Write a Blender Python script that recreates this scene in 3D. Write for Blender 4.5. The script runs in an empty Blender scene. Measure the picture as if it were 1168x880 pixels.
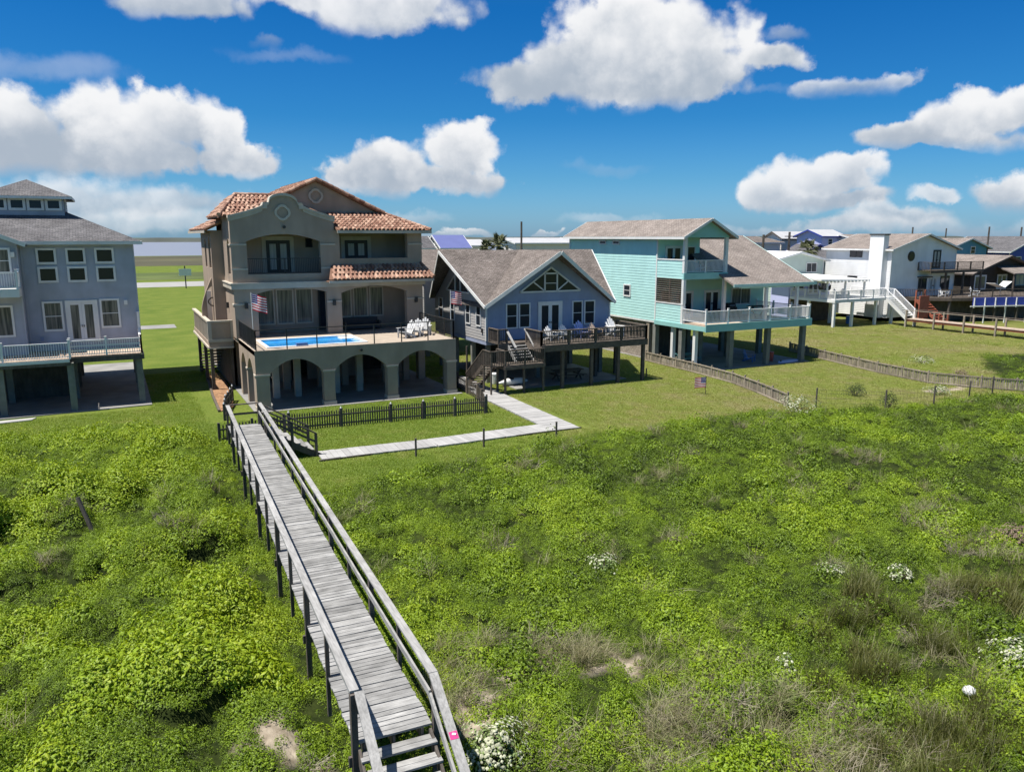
import bpy, math, random
import numpy as np
from mathutils import Vector, Euler, noise as mnoise
random.seed(7)
scene = bpy.context.scene
COL = scene.collection
R = math.radians
PI = math.pi

# ------------------------------------------------------------------ helpers
ORG = {}

def link(o, parent=None):
    COL.objects.link(o)
    if parent is not None:
        o.parent = parent
        ORG[o.name] = ORG[parent.name]
    return o

def tag(o, label=None, cat=None, group=None, kind=None):
    if label: o['label'] = label
    if cat: o['category'] = cat
    if group: o['group'] = group
    if kind: o['kind'] = kind
    return o

def thing(name, loc, label, cat, group=None, rz=0.0):
    o = bpy.data.objects.new(name, None)
    o.empty_display_size = 0.3
    o.location = loc
    o.rotation_euler = (0, 0, rz)
    COL.objects.link(o)
    ORG[o.name] = Vector(loc)
    return tag(o, label, cat, group)

def copy_tree(o, loc=None, rz=None, label=None, parent=None, scale=None):
    c = o.copy(); COL.objects.link(c)
    if parent is not None: c.parent = parent
    if loc is not None: c.location = loc
    if rz is not None: c.rotation_euler = (0, 0, rz)
    if label: c['label'] = label
    if scale: c.scale = scale
    for ch in o.children:
        copy_tree(ch, parent=c)
    return c

class MB:
    def __init__(s):
        s.v = []; s.f = []; s.m = []
    def face(s, pts, m=0):
        n = len(s.v); s.v += [tuple(p) for p in pts]
        s.f.append(tuple(range(n, n + len(pts)))); s.m.append(m)
        return s
    def mesh(s, vs, fs, m=0):
        n = len(s.v); s.v += [tuple(p) for p in vs]
        for f in fs:
            s.f.append(tuple(n + i for i in f)); s.m.append(m)
        return s
    def hexa(s, p, m=0):   # p: 4 bottom (ccw from above) + 4 top
        return s.mesh(p, [(3,2,1,0),(4,5,6,7),(0,1,5,4),(1,2,6,5),(2,3,7,6),(3,0,4,7)], m)
    def box(s, x0, x1, y0, y1, z0, z1, m=0):
        if x0 > x1: x0, x1 = x1, x0
        if y0 > y1: y0, y1 = y1, y0
        if z0 > z1: z0, z1 = z1, z0
        return s.hexa([(x0,y0,z0),(x1,y0,z0),(x1,y1,z0),(x0,y1,z0),
                       (x0,y0,z1),(x1,y0,z1),(x1,y1,z1),(x0,y1,z1)], m)
    def beam(s, p, q, w, h, m=0, side=None):
        p = Vector(p); q = Vector(q); d = (q - p)
        if d.length < 1e-6: return s
        d.normalize()
        if side is None:
            u = Vector((0, 0, 1))
            sd = d.cross(u)
            sd = Vector((1, 0, 0)) if sd.length < 1e-3 else sd.normalized()
        else:
            sd = Vector(side).normalized()
        up = sd.cross(d).normalized()
        a = sd * (w / 2); b = up * (h / 2)
        return s.hexa([p-a-b, p+a-b, q+a-b, q-a-b, p-a+b, p+a+b, q+a+b, q-a+b], m)
    def tube(s, pts, rad, n=8, m=0, cap=True):
        pts = [Vector(p) for p in pts]; k = len(pts)
        if not hasattr(rad, '__len__'): rad = [rad] * k
        base = len(s.v)
        for i, p in enumerate(pts):
            d = (pts[min(i+1, k-1)] - pts[max(i-1, 0)]).normalized()
            a = d.cross(Vector((0, 0, 1)))
            a = Vector((1, 0, 0)) if a.length < 1e-3 else a.normalized()
            b = d.cross(a).normalized()
            for j in range(n):
                t = 2 * PI * j / n
                s.v.append(tuple(p + (a * math.cos(t) + b * math.sin(t)) * rad[i]))
        for i in range(k - 1):
            for j in range(n):
                j2 = (j + 1) % n
                s.f.append((base+i*n+j, base+i*n+j2, base+(i+1)*n+j2, base+(i+1)*n+j)); s.m.append(m)
        if cap:
            s.f.append(tuple(base + j for j in reversed(range(n)))); s.m.append(m)
            s.f.append(tuple(base + (k-1)*n + j for j in range(n))); s.m.append(m)
        return s
    def prism(s, pts, ext, m=0):
        n = len(pts); e = Vector(ext)
        top = [Vector(p) for p in pts]; bot = [p + e for p in top]
        fs = [tuple(range(n)), tuple(reversed(range(n, 2*n)))]
        for i in range(n):
            j = (i + 1) % n
            fs.append((j, i, n + i, n + j))
        return s.mesh(top + bot, fs, m)
    def build(s, name, mats, parent=None, smooth=False):
        me = bpy.data.meshes.new(name)
        off = ORG[parent.name] if parent is not None else Vector((0, 0, 0))
        me.from_pydata([tuple(Vector(p) - off) for p in s.v], [], s.f)
        if not isinstance(mats, (list, tuple)): mats = [mats]
        for m in mats: me.materials.append(m)
        me.polygons.foreach_set('material_index', s.m)
        import bmesh
        bm = bmesh.new(); bm.from_mesh(me)
        bmesh.ops.recalc_face_normals(bm, faces=bm.faces)
        uv = bm.loops.layers.uv.new('UVMap')
        Z = Vector((0, 0, 1))
        for f in bm.faces:
            n = f.normal
            u = Z.cross(n)
            u = Vector((1, 0, 0)) if u.length < 0.02 else u.normalized()
            v = n.cross(u)
            for l in f.loops:
                c = l.vert.co + off
                l[uv].uv = (c.dot(u), c.dot(v))
            f.smooth = smooth
        bm.to_mesh(me); bm.free()
        o = bpy.data.objects.new(name, me)
        if parent is None: ORG[name] = Vector((0, 0, 0))
        link(o, parent)
        ORG[o.name] = off
        return o

def _bs(s, name, mats, parent=None):
    """one object per box: for repeated trim pieces that stand apart"""
    r = None
    for i in range(0, len(s.v), 8):
        q = MB(); q.hexa(s.v[i:i+8]); r = q.build(name, mats, parent)
    return r
MB.build_split = _bs

# frames for vertical faces: 'f' faces -y (front), 'l' faces -x (left), 'r' faces +x
class FR:
    def __init__(s, kind, pos): s.k = kind; s.p = pos
    def pt(s, a, n, z):
        if s.k == 'f': return (a, s.p - n, z)
        if s.k == 'l': return (s.p - n, a, z)
        if s.k == 'r': return (s.p + n, a, z)
        return (a, s.p + n, z)
    def box(s, mb, a0, a1, n0, n1, z0, z1, m=0):
        p = s.pt(a0, n0, z0); q = s.pt(a1, n1, z1)
        mb.box(p[0], q[0], p[1], q[1], p[2], q[2], m)

def spans(poly, z):
    xs = []
    n = len(poly)
    for i in range(n):
        (a0, z0), (a1, z1) = poly[i], poly[(i+1) % n]
        if abs(z1 - z0) < 1e-9:
            if abs(z - z0) < 1e-6: xs += [a0, a1]
            continue
        t = (z - z0) / (z1 - z0)
        if -1e-6 <= t <= 1 + 1e-6: xs.append(a0 + (a1 - a0) * t)
    return (min(xs), max(xs)) if xs else None

def clap(mb, fr, poly, step=0.2, thick=0.2, m=0, lip=0.022):
    """lap siding: every course leans out at its lower edge, over a solid backing"""
    pts = [fr.pt(a, 0, z) for a, z in poly]
    ext = Vector(fr.pt(0, -thick, 0)) - Vector(fr.pt(0, 0, 0))
    mb.prism(pts, ext, m)
    zs = [z for _, z in poly]; z = min(zs); zt = max(zs)
    while z < zt - 0.02:
        z2 = min(z + step, zt)
        s0 = spans(poly, z + 1e-4); s1 = spans(poly, z2 - 1e-4)
        if s0 and s1:
            A = fr.pt(s0[0], lip, z); B = fr.pt(s0[1], lip, z)
            C = fr.pt(s1[1], 0.004, z2); D = fr.pt(s1[0], 0.004, z2)
            A0 = fr.pt(s0[0], 0.002, z); B0 = fr.pt(s0[1], 0.002, z)
            mb.face([A, B, C, D], m); mb.face([A0, B0, B, A], m)
        z = z2

def roof_slab(mb, pts, t=0.16, m=0):
    mb.prism(pts, (0, 0, -t), m)

def archwall(mb, fr, a0, a1, zb, top, openings, n0, n1, m=0, seg=12):
    """wall of depth n0..n1 with openings (l, r, z0, zspring, ztop); top is a number or f(a)"""
    tf = top if callable(top) else (lambda a: top)
    br = {a0, a1}
    for (l, r, z0, zs, zt) in openings:
        k = seg if zt > zs + 1e-6 else 1
        for i in range(k + 1): br.add(l + (r - l) * i / k)
    if callable(top):
        for i in range(61): br.add(a0 + (a1 - a0) * i / 60)
    br = sorted(br)
    def oz(o, a):
        l, r, z0, zs, zt = o
        if zt <= zs + 1e-6: return zs
        c = (l + r) / 2; h = (r - l) / 2; x = max(-1, min(1, (a - c) / h))
        return zs + (zt - zs) * (1 - x * x)
    def quadprism(x0, x1, lo0, lo1, hi0, hi1, sl, sr):
        P = lambda a, n, z: fr.pt(a, n, z)
        mb.face([P(x0,n1,lo0), P(x1,n1,lo1), P(x1,n1,hi1), P(x0,n1,hi0)], m)
        mb.face([P(x1,n0,lo1), P(x0,n0,lo0), P(x0,n0,hi0), P(x1,n0,hi1)], m)
        mb.face([P(x0,n1,hi0), P(x1,n1,hi1), P(x1,n0,hi1), P(x0,n0,hi0)], m)
        mb.face([P(x0,n0,lo0), P(x1,n0,lo1), P(x1,n1,lo1), P(x0,n1,lo0)], m)
        if sl: mb.face([P(x0,n0,lo0), P(x0,n1,lo0), P(x0,n1,hi0), P(x0,n0,hi0)], m)
        if sr: mb.face([P(x1,n1,lo1), P(x1,n0,lo1), P(x1,n0,hi1), P(x1,n1,hi1)], m)
    for x0, x1 in zip(br[:-1], br[1:]):
        if x1 - x0 < 1e-6: continue
        mid = (x0 + x1) / 2
        o = next((o for o in openings if o[0] - 1e-6 <= mid <= o[1] + 1e-6), None)
        if o is None:
            sl = abs(x0 - a0) < 1e-6 or any(abs(x0 - q[1]) < 1e-6 for q in openings)
            sr = abs(x1 - a1) < 1e-6 or any(abs(x1 - q[0]) < 1e-6 for q in openings)
            quadprism(x0, x1, zb, zb, tf(x0), tf(x1), sl, sr)
        else:
            quadprism(x0, x1, oz(o, x0), oz(o, x1), tf(x0), tf(x1), False, False)
            if o[2] > zb + 1e-6:
                quadprism(x0, x1, zb, zb, o[2], o[2], False, False)

# ------------------------------------------------------------------ materials
def newmat(name):
    m = bpy.data.materials.new(name); m.use_nodes = True
    nt = m.node_tree; b = nt.nodes['Principled BSDF']
    return m, nt, b

def N(nt, t, **kw):
    n = nt.nodes.new(t)
    for k, v in kw.items(): setattr(n, k, v)
    return n

def mat(name, col, rough=0.7, var=0.12, scale=1.5, bump=0.0, bscale=30.0, island=0.0,
        spec=0.3, metal=0.0, dirt=None, dirt_amt=0.0, grain=None, col2=None):
    m, nt, b = newmat(name)
    L = nt.links.new
    tc = N(nt, 'ShaderNodeTexCoord'); gp = N(nt, 'ShaderNodeNewGeometry')
    pos = gp.outputs['Position']
    no = N(nt, 'ShaderNodeTexNoise'); no.inputs['Scale'].default_value = scale
    no.inputs['Detail'].default_value = 6; L(pos, no.inputs['Vector'])
    rp = N(nt, 'ShaderNodeMapRange'); rp.inputs[1].default_value = 0.3; rp.inputs[2].default_value = 0.7
    rp.inputs[3].default_value = 1 - var; rp.inputs[4].default_value = 1 + var
    L(no.outputs['Fac'], rp.inputs[0])
    fac = rp.outputs[0]
    if island:
        ri = N(nt, 'ShaderNodeMapRange'); ri.inputs[3].default_value = 1 - island; ri.inputs[4].default_value = 1 + island
        L(gp.outputs['Random Per Island'], ri.inputs[0])
        mu = N(nt, 'ShaderNodeMath', operation='MULTIPLY'); L(fac, mu.inputs[0]); L(ri.outputs[0], mu.inputs[1]); fac = mu.outputs[0]
    if grain:
        mp = N(nt, 'ShaderNodeMapping'); mp.inputs['Scale'].default_value = grain; L(pos, mp.inputs['Vector'])
        ng = N(nt, 'ShaderNodeTexNoise'); ng.inputs['Scale'].default_value = 1; ng.inputs['Detail'].default_value = 4
        L(mp.outputs[0], ng.inputs['Vector'])
        rg = N(nt, 'ShaderNodeMapRange'); rg.inputs[1].default_value = .3; rg.inputs[2].default_value = .7
        rg.inputs[3].default_value = .72; rg.inputs[4].default_value = 1.15; L(ng.outputs['Fac'], rg.inputs[0])
        mu = N(nt, 'ShaderNodeMath', operation='MULTIPLY'); L(fac, mu.inputs[0]); L(rg.outputs[0], mu.inputs[1]); fac = mu.outputs[0]
    if col2 is not None:
        mx0 = N(nt, 'ShaderNodeMix', data_type='RGBA')
        mx0.inputs[6].default_value = (*col, 1); mx0.inputs[7].default_value = (*col2, 1)
        if island: L(gp.outputs['Random Per Island'], mx0.inputs[0])
        else:
            n3 = N(nt, 'ShaderNodeTexNoise'); n3.inputs['Scale'].default_value = scale * .37; n3.inputs['Detail'].default_value = 5
            L(pos, n3.inputs['Vector'])
            r3 = N(nt, 'ShaderNodeMapRange'); r3.inputs[1].default_value = .35; r3.inputs[2].default_value = .65; L(n3.outputs['Fac'], r3.inputs[0])
            L(r3.outputs[0], mx0.inputs[0])
        src = mx0.outputs[2]
    else:
        rgb = N(nt, 'ShaderNodeRGB'); rgb.outputs[0].default_value = (*col, 1); src = rgb.outputs[0]
    vm = N(nt, 'ShaderNodeVectorMath', operation='SCALE')
    L(src, vm.inputs[0]); L(fac, vm.inputs['Scale'])
    out = vm.outputs[0]
    if dirt is not None:
        nd = N(nt, 'ShaderNodeTexNoise'); nd.inputs['Scale'].default_value = 0.9; nd.inputs['Detail'].default_value = 8
        mpd = N(nt, 'ShaderNodeMapping'); mpd.inputs['Scale'].default_value = (1, 1, .25); L(pos, mpd.inputs['Vector'])
        L(mpd.outputs[0], nd.inputs['Vector'])
        rd = N(nt, 'ShaderNodeMapRange'); rd.inputs[1].default_value = .43; rd.inputs[2].default_value = .72
        rd.inputs[3].default_value = 0; rd.inputs[4].default_value = dirt_amt; L(nd.outputs['Fac'], rd.inputs[0])
        mx = N(nt, 'ShaderNodeMix', data_type='RGBA'); L(rd.outputs[0], mx.inputs[0]); L(out, mx.inputs[6]); mx.inputs[7].default_value = (*dirt, 1)
        out = mx.outputs[2]
    L(out, b.inputs['Base Color'])
    b.inputs['Roughness'].default_value = rough
    b.inputs['Specular IOR Level'].default_value = spec
    b.inputs['Metallic'].default_value = metal
    if bump:
        nb = N(nt, 'ShaderNodeTexNoise'); nb.inputs['Scale'].default_value = bscale; nb.inputs['Detail'].default_value = 5
        L(pos, nb.inputs['Vector'])
        bp = N(nt, 'ShaderNodeBump'); bp.inputs['Strength'].default_value = bump; bp.inputs['Distance'].default_value = 0.02
        L(nb.outputs['Fac'], bp.inputs['Height']); L(bp.outputs[0], b.inputs['Normal'])
    return m

def shingle(name, c1, c2, w=0.32, h=0.14):
    m, nt, b = newmat(name); L = nt.links.new
    uv = N(nt, 'ShaderNodeUVMap'); uv.uv_map = 'UVMap'
    br = N(nt, 'ShaderNodeTexBrick'); br.inputs['Color1'].default_value = (*c1, 1); br.inputs['Color2'].default_value = (*c2, 1)
    br.inputs['Mortar'].default_value = (c1[0]*.45, c1[1]*.45, c1[2]*.45, 1)
    br.inputs['Scale'].default_value = 1; br.inputs['Brick Width'].default_value = w; br.inputs['Row Height'].default_value = h
    br.inputs['Mortar Size'].default_value = .012; br.inputs['Bias'].default_value = 0
    L(uv.outputs[0], br.inputs['Vector'])
    gp = N(nt, 'ShaderNodeNewGeometry')
    no = N(nt, 'ShaderNodeTexNoise'); no.inputs['Scale'].default_value = .8; no.inputs['Detail'].default_value = 7; L(gp.outputs['Position'], no.inputs['Vector'])
    rp = N(nt, 'ShaderNodeMapRange'); rp.inputs[1].default_value = .3; rp.inputs[2].default_value = .7
    rp.inputs[3].default_value = .78; rp.inputs[4].default_value = 1.2; L(no.outputs['Fac'], rp.inputs[0])
    n2 = N(nt, 'ShaderNodeTexNoise'); n2.inputs['Scale'].default_value = 9; n2.inputs['Detail'].default_value = 3; L(gp.outputs['Position'], n2.inputs['Vector'])
    r2 = N(nt, 'ShaderNodeMapRange'); r2.inputs[1].default_value = .3; r2.inputs[2].default_value = .7
    r2.inputs[3].default_value = .72; r2.inputs[4].default_value = 1.28; L(n2.outputs['Fac'], r2.inputs[0])
    mu = N(nt, 'ShaderNodeMath', operation='MULTIPLY'); L(rp.outputs[0], mu.inputs[0]); L(r2.outputs[0], mu.inputs[1])
    vm = N(nt, 'ShaderNodeVectorMath', operation='SCALE'); L(br.outputs['Color'], vm.inputs[0]); L(mu.outputs[0], vm.inputs['Scale'])
    L(vm.outputs[0], b.inputs['Base Color']); b.inputs['Roughness'].default_value = .9; b.inputs['Specular IOR Level'].default_value = .15
    bp = N(nt, 'ShaderNodeBump'); bp.inputs['Strength'].default_value = .6; bp.inputs['Distance'].default_value = .03
    L(br.outputs['Fac'], bp.inputs['Height']); bp.invert = True
    L(bp.outputs[0], b.inputs['Normal'])
    return m

def glass(name, col, rough=.06, curtain=None):
    """window pane seen by day: dark room (or a pale blind) behind a reflecting sheet"""
    m, nt, b = newmat(name); L = nt.links.new
    b.inputs['Base Color'].default_value = (*col, 1)
    b.inputs['Roughness'].default_value = rough; b.inputs['Specular IOR Level'].default_value = .28
    if curtain:
        gp = N(nt, 'ShaderNodeNewGeometry'); mp = N(nt, 'ShaderNodeMapping'); mp.inputs['Scale'].default_value = (7, 7, .35)
        L(gp.outputs['Position'], mp.inputs['Vector'])
        no = N(nt, 'ShaderNodeTexNoise'); no.inputs['Scale'].default_value = 1.2; no.inputs['Detail'].default_value = 3; L(mp.outputs[0], no.inputs['Vector'])
        rp = N(nt, 'ShaderNodeMapRange'); rp.inputs[1].default_value = .35; rp.inputs[2].default_value = .65; L(no.outputs['Fac'], rp.inputs[0])
        mx = N(nt, 'ShaderNodeMix', data_type='RGBA'); L(rp.outputs[0], mx.inputs[0]); mx.inputs[6].default_value = (*col, 1); mx.inputs[7].default_value = (*curtain, 1)
        L(mx.outputs[2], b.inputs['Base Color'])
    nb = N(nt, 'ShaderNodeTexNoise'); nb.inputs['Scale'].default_value = 1.3
    g2 = N(nt, 'ShaderNodeNewGeometry'); L(g2.outputs['Position'], nb.inputs['Vector'])
    bp = N(nt, 'ShaderNodeBump'); bp.inputs['Strength'].default_value = .08; bp.inputs['Distance'].default_value = .05
    L(nb.outputs['Fac'], bp.inputs['Height']); L(bp.outputs[0], b.inputs['Normal'])
    return m

def leafmat(name, cols, trans=.35, rough=.55, hue_noise=.25, patch=None):
    """foliage: colour picked per clump (instance attribute 'tint'), per leaf, and in patches"""
    m, nt, b = newmat(name); L = nt.links.new
    nt.nodes.remove(b)
    at = N(nt, 'ShaderNodeAttribute', attribute_type='INSTANCER', attribute_name='tint')
    gp = N(nt, 'ShaderNodeNewGeometry')
    add = N(nt, 'ShaderNodeMath', operation='MULTIPLY_ADD'); L(gp.outputs['Random Per Island'], add.inputs[0]); add.inputs[1].default_value = hue_noise
    L(at.outputs['Fac'], add.inputs[2])
    cr = N(nt, 'ShaderNodeValToRGB'); e = cr.color_ramp.elements
    for i, c in enumerate(cols):
        p = i / (len(cols) - 1)
        if i < 2: el = e[i]; el.position = p
        else: el = e.new(p)
        el.color = (*c, 1)
    L(add.outputs[0], cr.inputs[0])
    df = N(nt, 'ShaderNodeBsdfDiffuse'); tr = N(nt, 'ShaderNodeBsdfTranslucent'); gl = N(nt, 'ShaderNodeBsdfGlossy')
    gl.inputs['Roughness'].default_value = rough
    mx = N(nt, 'ShaderNodeMixShader'); mx.inputs[0].default_value = trans
    m2 = N(nt, 'ShaderNodeMixShader'); m2.inputs[0].default_value = .035
    L(cr.outputs[0], df.inputs[0])
    sc = N(nt, 'ShaderNodeMix', data_type='RGBA', blend_type='MULTIPLY'); sc.inputs[0].default_value = 1
    L(cr.outputs[0], sc.inputs[6]); sc.inputs[7].default_value = (1.25, 1.15, .45, 1); L(sc.outputs[2], tr.inputs[0])
    L(df.outputs[0], mx.inputs[1]); L(tr.outputs[0], mx.inputs[2]); L(mx.outputs[0], m2.inputs[1]); L(gl.outputs[0], m2.inputs[2])
    L(m2.outputs[0], nt.nodes['Material Output'].inputs[0])
    return m

M = {}
M['white'] = mat('white_paint', (.74,.74,.73), .5, .05, 2.0, dirt=(.45,.43,.38), dirt_amt=.3)
M['white_metal'] = mat('white_vinyl', (.78,.78,.78), .4, .04, 2.0)
M['grey_siding'] = mat('grey_blue_siding', (.42,.44,.50), .6, .09, 1.2, dirt=(.22,.22,.22), dirt_amt=.4)
M['grey_roof'] = shingle('grey_shingles', (.115,.112,.12), (.17,.165,.17))
M['brown_roof'] = shingle('brown_shingles', (.155,.132,.12), (.22,.19,.175))
M['tan_roof'] = shingle('tan_shingles', (.225,.192,.172), (.28,.243,.222))
M['stucco'] = mat('taupe_stucco', (.37,.295,.235), .9, .08, .8, bump=.25, bscale=40, dirt=(.20,.16,.125), dirt_amt=.45)
M['stucco_trim'] = mat('pale_stucco_trim', (.50,.45,.38), .85, .08, 2, bump=.2, bscale=40, dirt=(.25,.22,.18), dirt_amt=.4)
M['tile'] = mat('terracotta_tile', (.27,.135,.095), .85, .3, 3, island=.25, col2=(.38,.25,.185))
M['blue_siding'] = mat('slate_blue_siding', (.30,.345,.48), .6, .09, 1.2, dirt=(.22,.22,.24), dirt_amt=.35)
M['mint_siding'] = mat('mint_siding', (.46,.74,.71), .55, .05, 1.0, dirt=(.3,.5,.46), dirt_amt=.25)
M['mint_dark'] = mat('mint_trim', (.27,.53,.51), .55, .05, 1.0)
M['mint_pale'] = mat('pale_mint_trim', (.55,.74,.70), .55, .05, 1.0)
M['sunlit_siding'] = mat('sunlit_grey_siding', (.40,.39,.385), .6, .06, 1.2, dirt=(.28,.27,.26), dirt_amt=.3)  # slate siding as seen in sun: the sunlight is put into the colour
M['chair_white'] = mat('dull_white_paint', (.52,.52,.52), .6, .06, 2)
M['wood_grey'] = mat('weathered_planks', (.262,.26,.255), .85, .22, 2.5, bump=.3, bscale=25, island=.25, grain=(3,26,26))
M['wood_grey_y'] = mat('weathered_rails', (.31,.305,.297), .85, .18, 2.5, bump=.3, bscale=25, island=.15, grain=(26,2.5,26))
M['wood_dark'] = mat('dark_weathered_wood', (.105,.09,.078), .85, .25, 3, bump=.25, bscale=25, island=.3, grain=(20,20,3))
M['wood_brown'] = mat('brown_deck_wood', (.12,.098,.08), .8, .2, 3, bump=.2, bscale=25, island=.25, grain=(6,6,14))
M['wood_fence'] = mat('pale_fence_wood', (.30,.255,.20), .85, .2, 3, bump=.2, bscale=25, island=.3, grain=(14,14,3))
M['wood_tan'] = mat('tan_deck_boards', (.46,.36,.28), .8, .1, 3, island=.12)
M['piling'] = mat('grey_green_pilings', (.20,.205,.185), .85, .15, 2.5, bump=.2, bscale=20, island=.2, dirt=(.1,.1,.085), dirt_amt=.5)
M['concrete'] = mat('concrete_slab', (.25,.245,.235), .9, .18, .6, bump=.15, bscale=15, dirt=(.17,.16,.15), dirt_amt=.5)
M['asphalt_pale'] = mat('worn_asphalt', (.30,.295,.285), .9, .1, .3)
M['mulch'] = mat('mulch_bed', (.34,.20,.11), .95, .4, 8, bump=.8, bscale=25, col2=(.20,.11,.06))
M['sand'] = mat('pale_sand', (.36,.31,.25), .95, .15, 2, bump=.3, bscale=12)
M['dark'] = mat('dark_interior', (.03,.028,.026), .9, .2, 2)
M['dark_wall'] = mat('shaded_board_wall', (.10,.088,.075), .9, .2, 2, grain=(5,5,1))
M['brick'] = shingle('grey_brick', (.27,.23,.20), (.36,.31,.27), w=.4, h=.2)
M['metal_dark'] = mat('dark_metal', (.035,.033,.032), .5, .1, 3, spec=.4)
M['glass'] = glass('window_glass', (.022,.028,.038))
M['glass_curtain'] = glass('curtained_glass', (.06,.065,.065), curtain=(.22,.215,.19))
M['glass_blind'] = glass('blind_behind_glass', (.30,.31,.31), .12, curtain=(.42,.43,.43))
M['pool_water'] = None
M['periwinkle'] = mat('periwinkle_siding', (.50,.52,.78), .6, .05, 1)
M['royal'] = mat('royal_blue_paint', (.035,.06,.33), .55, .08, 1.5)
M['pale_green'] = mat('pale_green_siding', (.47,.55,.50), .6, .05, 1)
M['cream'] = mat('cream_siding', (.70,.69,.66), .6, .05, 1)
M['whitesiding'] = mat('white_siding', (.80,.80,.80), .6, .05, .8, dirt=(.5,.5,.48), dirt_amt=.25)
M['teal'] = mat('teal_siding', (.09,.26,.36), .6, .08, 1)
M['brown_house'] = mat('dark_brown_siding', (.055,.045,.038), .8, .15, 1.5)
M['red_wood'] = mat('red_stained_wood', (.30,.095,.06), .7, .15, 3, island=.25)
M['blue_roof'] = mat('blue_metal_roof', (.13,.15,.33), .45, .05, .8)
M['silver_roof'] = mat('pale_metal_roof', (.45,.45,.46), .45, .06, .8)
M['flag_red'] = mat('flag_red', (.45,.03,.05), .7, .05)
M['flag_white'] = mat('flag_white', (.75,.74,.74), .7, .04)
M['flag_blue'] = mat('flag_blue', (.03,.035,.17), .7, .05)
def clothmat(name, col):
    m, nt, b = newmat(name); L = nt.links.new
    nt.nodes.remove(b)
    d = N(nt,'ShaderNodeBsdfDiffuse'); t = N(nt,'ShaderNodeBsdfTranslucent'); x = N(nt,'ShaderNodeMixShader')
    gp = N(nt,'ShaderNodeNewGeometry'); no = N(nt,'ShaderNodeTexNoise'); no.inputs['Scale'].default_value = 5; L(gp.outputs['Position'], no.inputs['Vector'])
    r_ = N(nt,'ShaderNodeMapRange'); r_.inputs[3].default_value = .85; r_.inputs[4].default_value = 1.15; L(no.outputs['Fac'], r_.inputs[0])
    c = N(nt,'ShaderNodeVectorMath',operation='SCALE'); c.inputs[0].default_value = col; L(r_.outputs[0], c.inputs['Scale'])
    L(c.outputs[0], d.inputs[0]); L(c.outputs[0], t.inputs[0]); L(d.outputs[0], x.inputs[1]); L(t.outputs[0], x.inputs[2]); x.inputs[0].default_value = .45
    L(x.outputs[0], nt.nodes['Material Output'].inputs[0]); return m
M['flag_red'] = clothmat('flag_red_cloth', (.55,.04,.06)); M['flag_white'] = clothmat('flag_white_cloth', (.82,.81,.81)); M['flag_blue'] = clothmat('flag_blue_cloth', (.05,.055,.24))
M['pink'] = mat('pink_sticker', (.62,.05,.22), .5, .05)
M['bark'] = mat('palm_trunk', (.16,.125,.095), .95, .3, 6, bump=.6, bscale=10)
M['soil'] = mat('dark_soil', (.07,.055,.04), .95, .3, 4)
M['cushion_grey'] = mat('grey_cushion', (.30,.31,.33), .9, .08, 4)
M['teal_paint'] = mat('teal_bench_paint', (.13,.32,.33), .6, .1, 3)
M['blue_plastic'] = mat('blue_plastic', (.06,.16,.40), .45, .05)
M['red_plastic'] = mat('red_plastic', (.40,.08,.06), .45, .05)
M['hammock'] = mat('dark_hammock_cloth', (.05,.05,.055), .9, .1)
M['sign'] = mat('pale_sign_face', (.75,.77,.75), .5, .05)
def _pool():
    m, nt, b = newmat('pool_water'); L = nt.links.new
    gp = N(nt, 'ShaderNodeNewGeometry')
    no = N(nt, 'ShaderNodeTexNoise'); no.inputs['Scale'].default_value = 2.2; no.inputs['Detail'].default_value = 3; L(gp.outputs['Position'], no.inputs['Vector'])
    cr = N(nt, 'ShaderNodeValToRGB'); cr.color_ramp.elements[0].color = (.02,.20,.55,1); cr.color_ramp.elements[1].color = (.06,.36,.72,1)
    cr.color_ramp.elements[0].position = .35; cr.color_ramp.elements[1].position = .7
    L(no.outputs['Fac'], cr.inputs[0]); L(cr.outputs[0], b.inputs['Base Color']); b.inputs['Roughness'].default_value = .05
    bp = N(nt, 'ShaderNodeBump'); bp.inputs['Strength'].default_value = .15; L(no.outputs['Fac'], bp.inputs['Height']); L(bp.outputs[0], b.inputs['Normal'])
    return m
M['pool_water'] = _pool()

# ------------------------------------------------------------------ building parts
def window(par, fr, a0, a1, z0, z1, vm=(), hm=(), gl='glass', fw=.09, name='window', frame='white', n=.0):
    """framed window standing proud of the wall; returns the frame object (with a pane child)"""
    mb = MB(); d0, d1 = n + .024, n + .085
    fr.box(mb, a0, a0+fw, d0, d1, z0, z1); fr.box(mb, a1-fw, a1, d0, d1, z0, z1)
    fr.box(mb, a0+fw, a1-fw, d0, d1-.004, z0, z0+fw); fr.box(mb, a0+fw, a1-fw, d0, d1-.004, z1-fw, z1)
    iw, ih = a1-a0-2*fw, z1-z0-2*fw
    for t in vm: fr.box(mb, a0+fw+iw*t-.022, a0+fw+iw*t+.022, d0, d1-.02, z0+fw, z1-fw)
    for t in hm: fr.box(mb, a0+fw, a1-fw, d0, d1-.026, z0+fw+ih*t-.022, z0+fw+ih*t+.022)
    o = mb.build(name, M[frame], par)
    g = MB(); fr.box(g, a0+fw*.8, a1-fw*.8, d0-.004, d0+.016, z0+fw*.8, z1-fw*.8)
    g.build('pane', M[gl], o)
    return o

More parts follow.
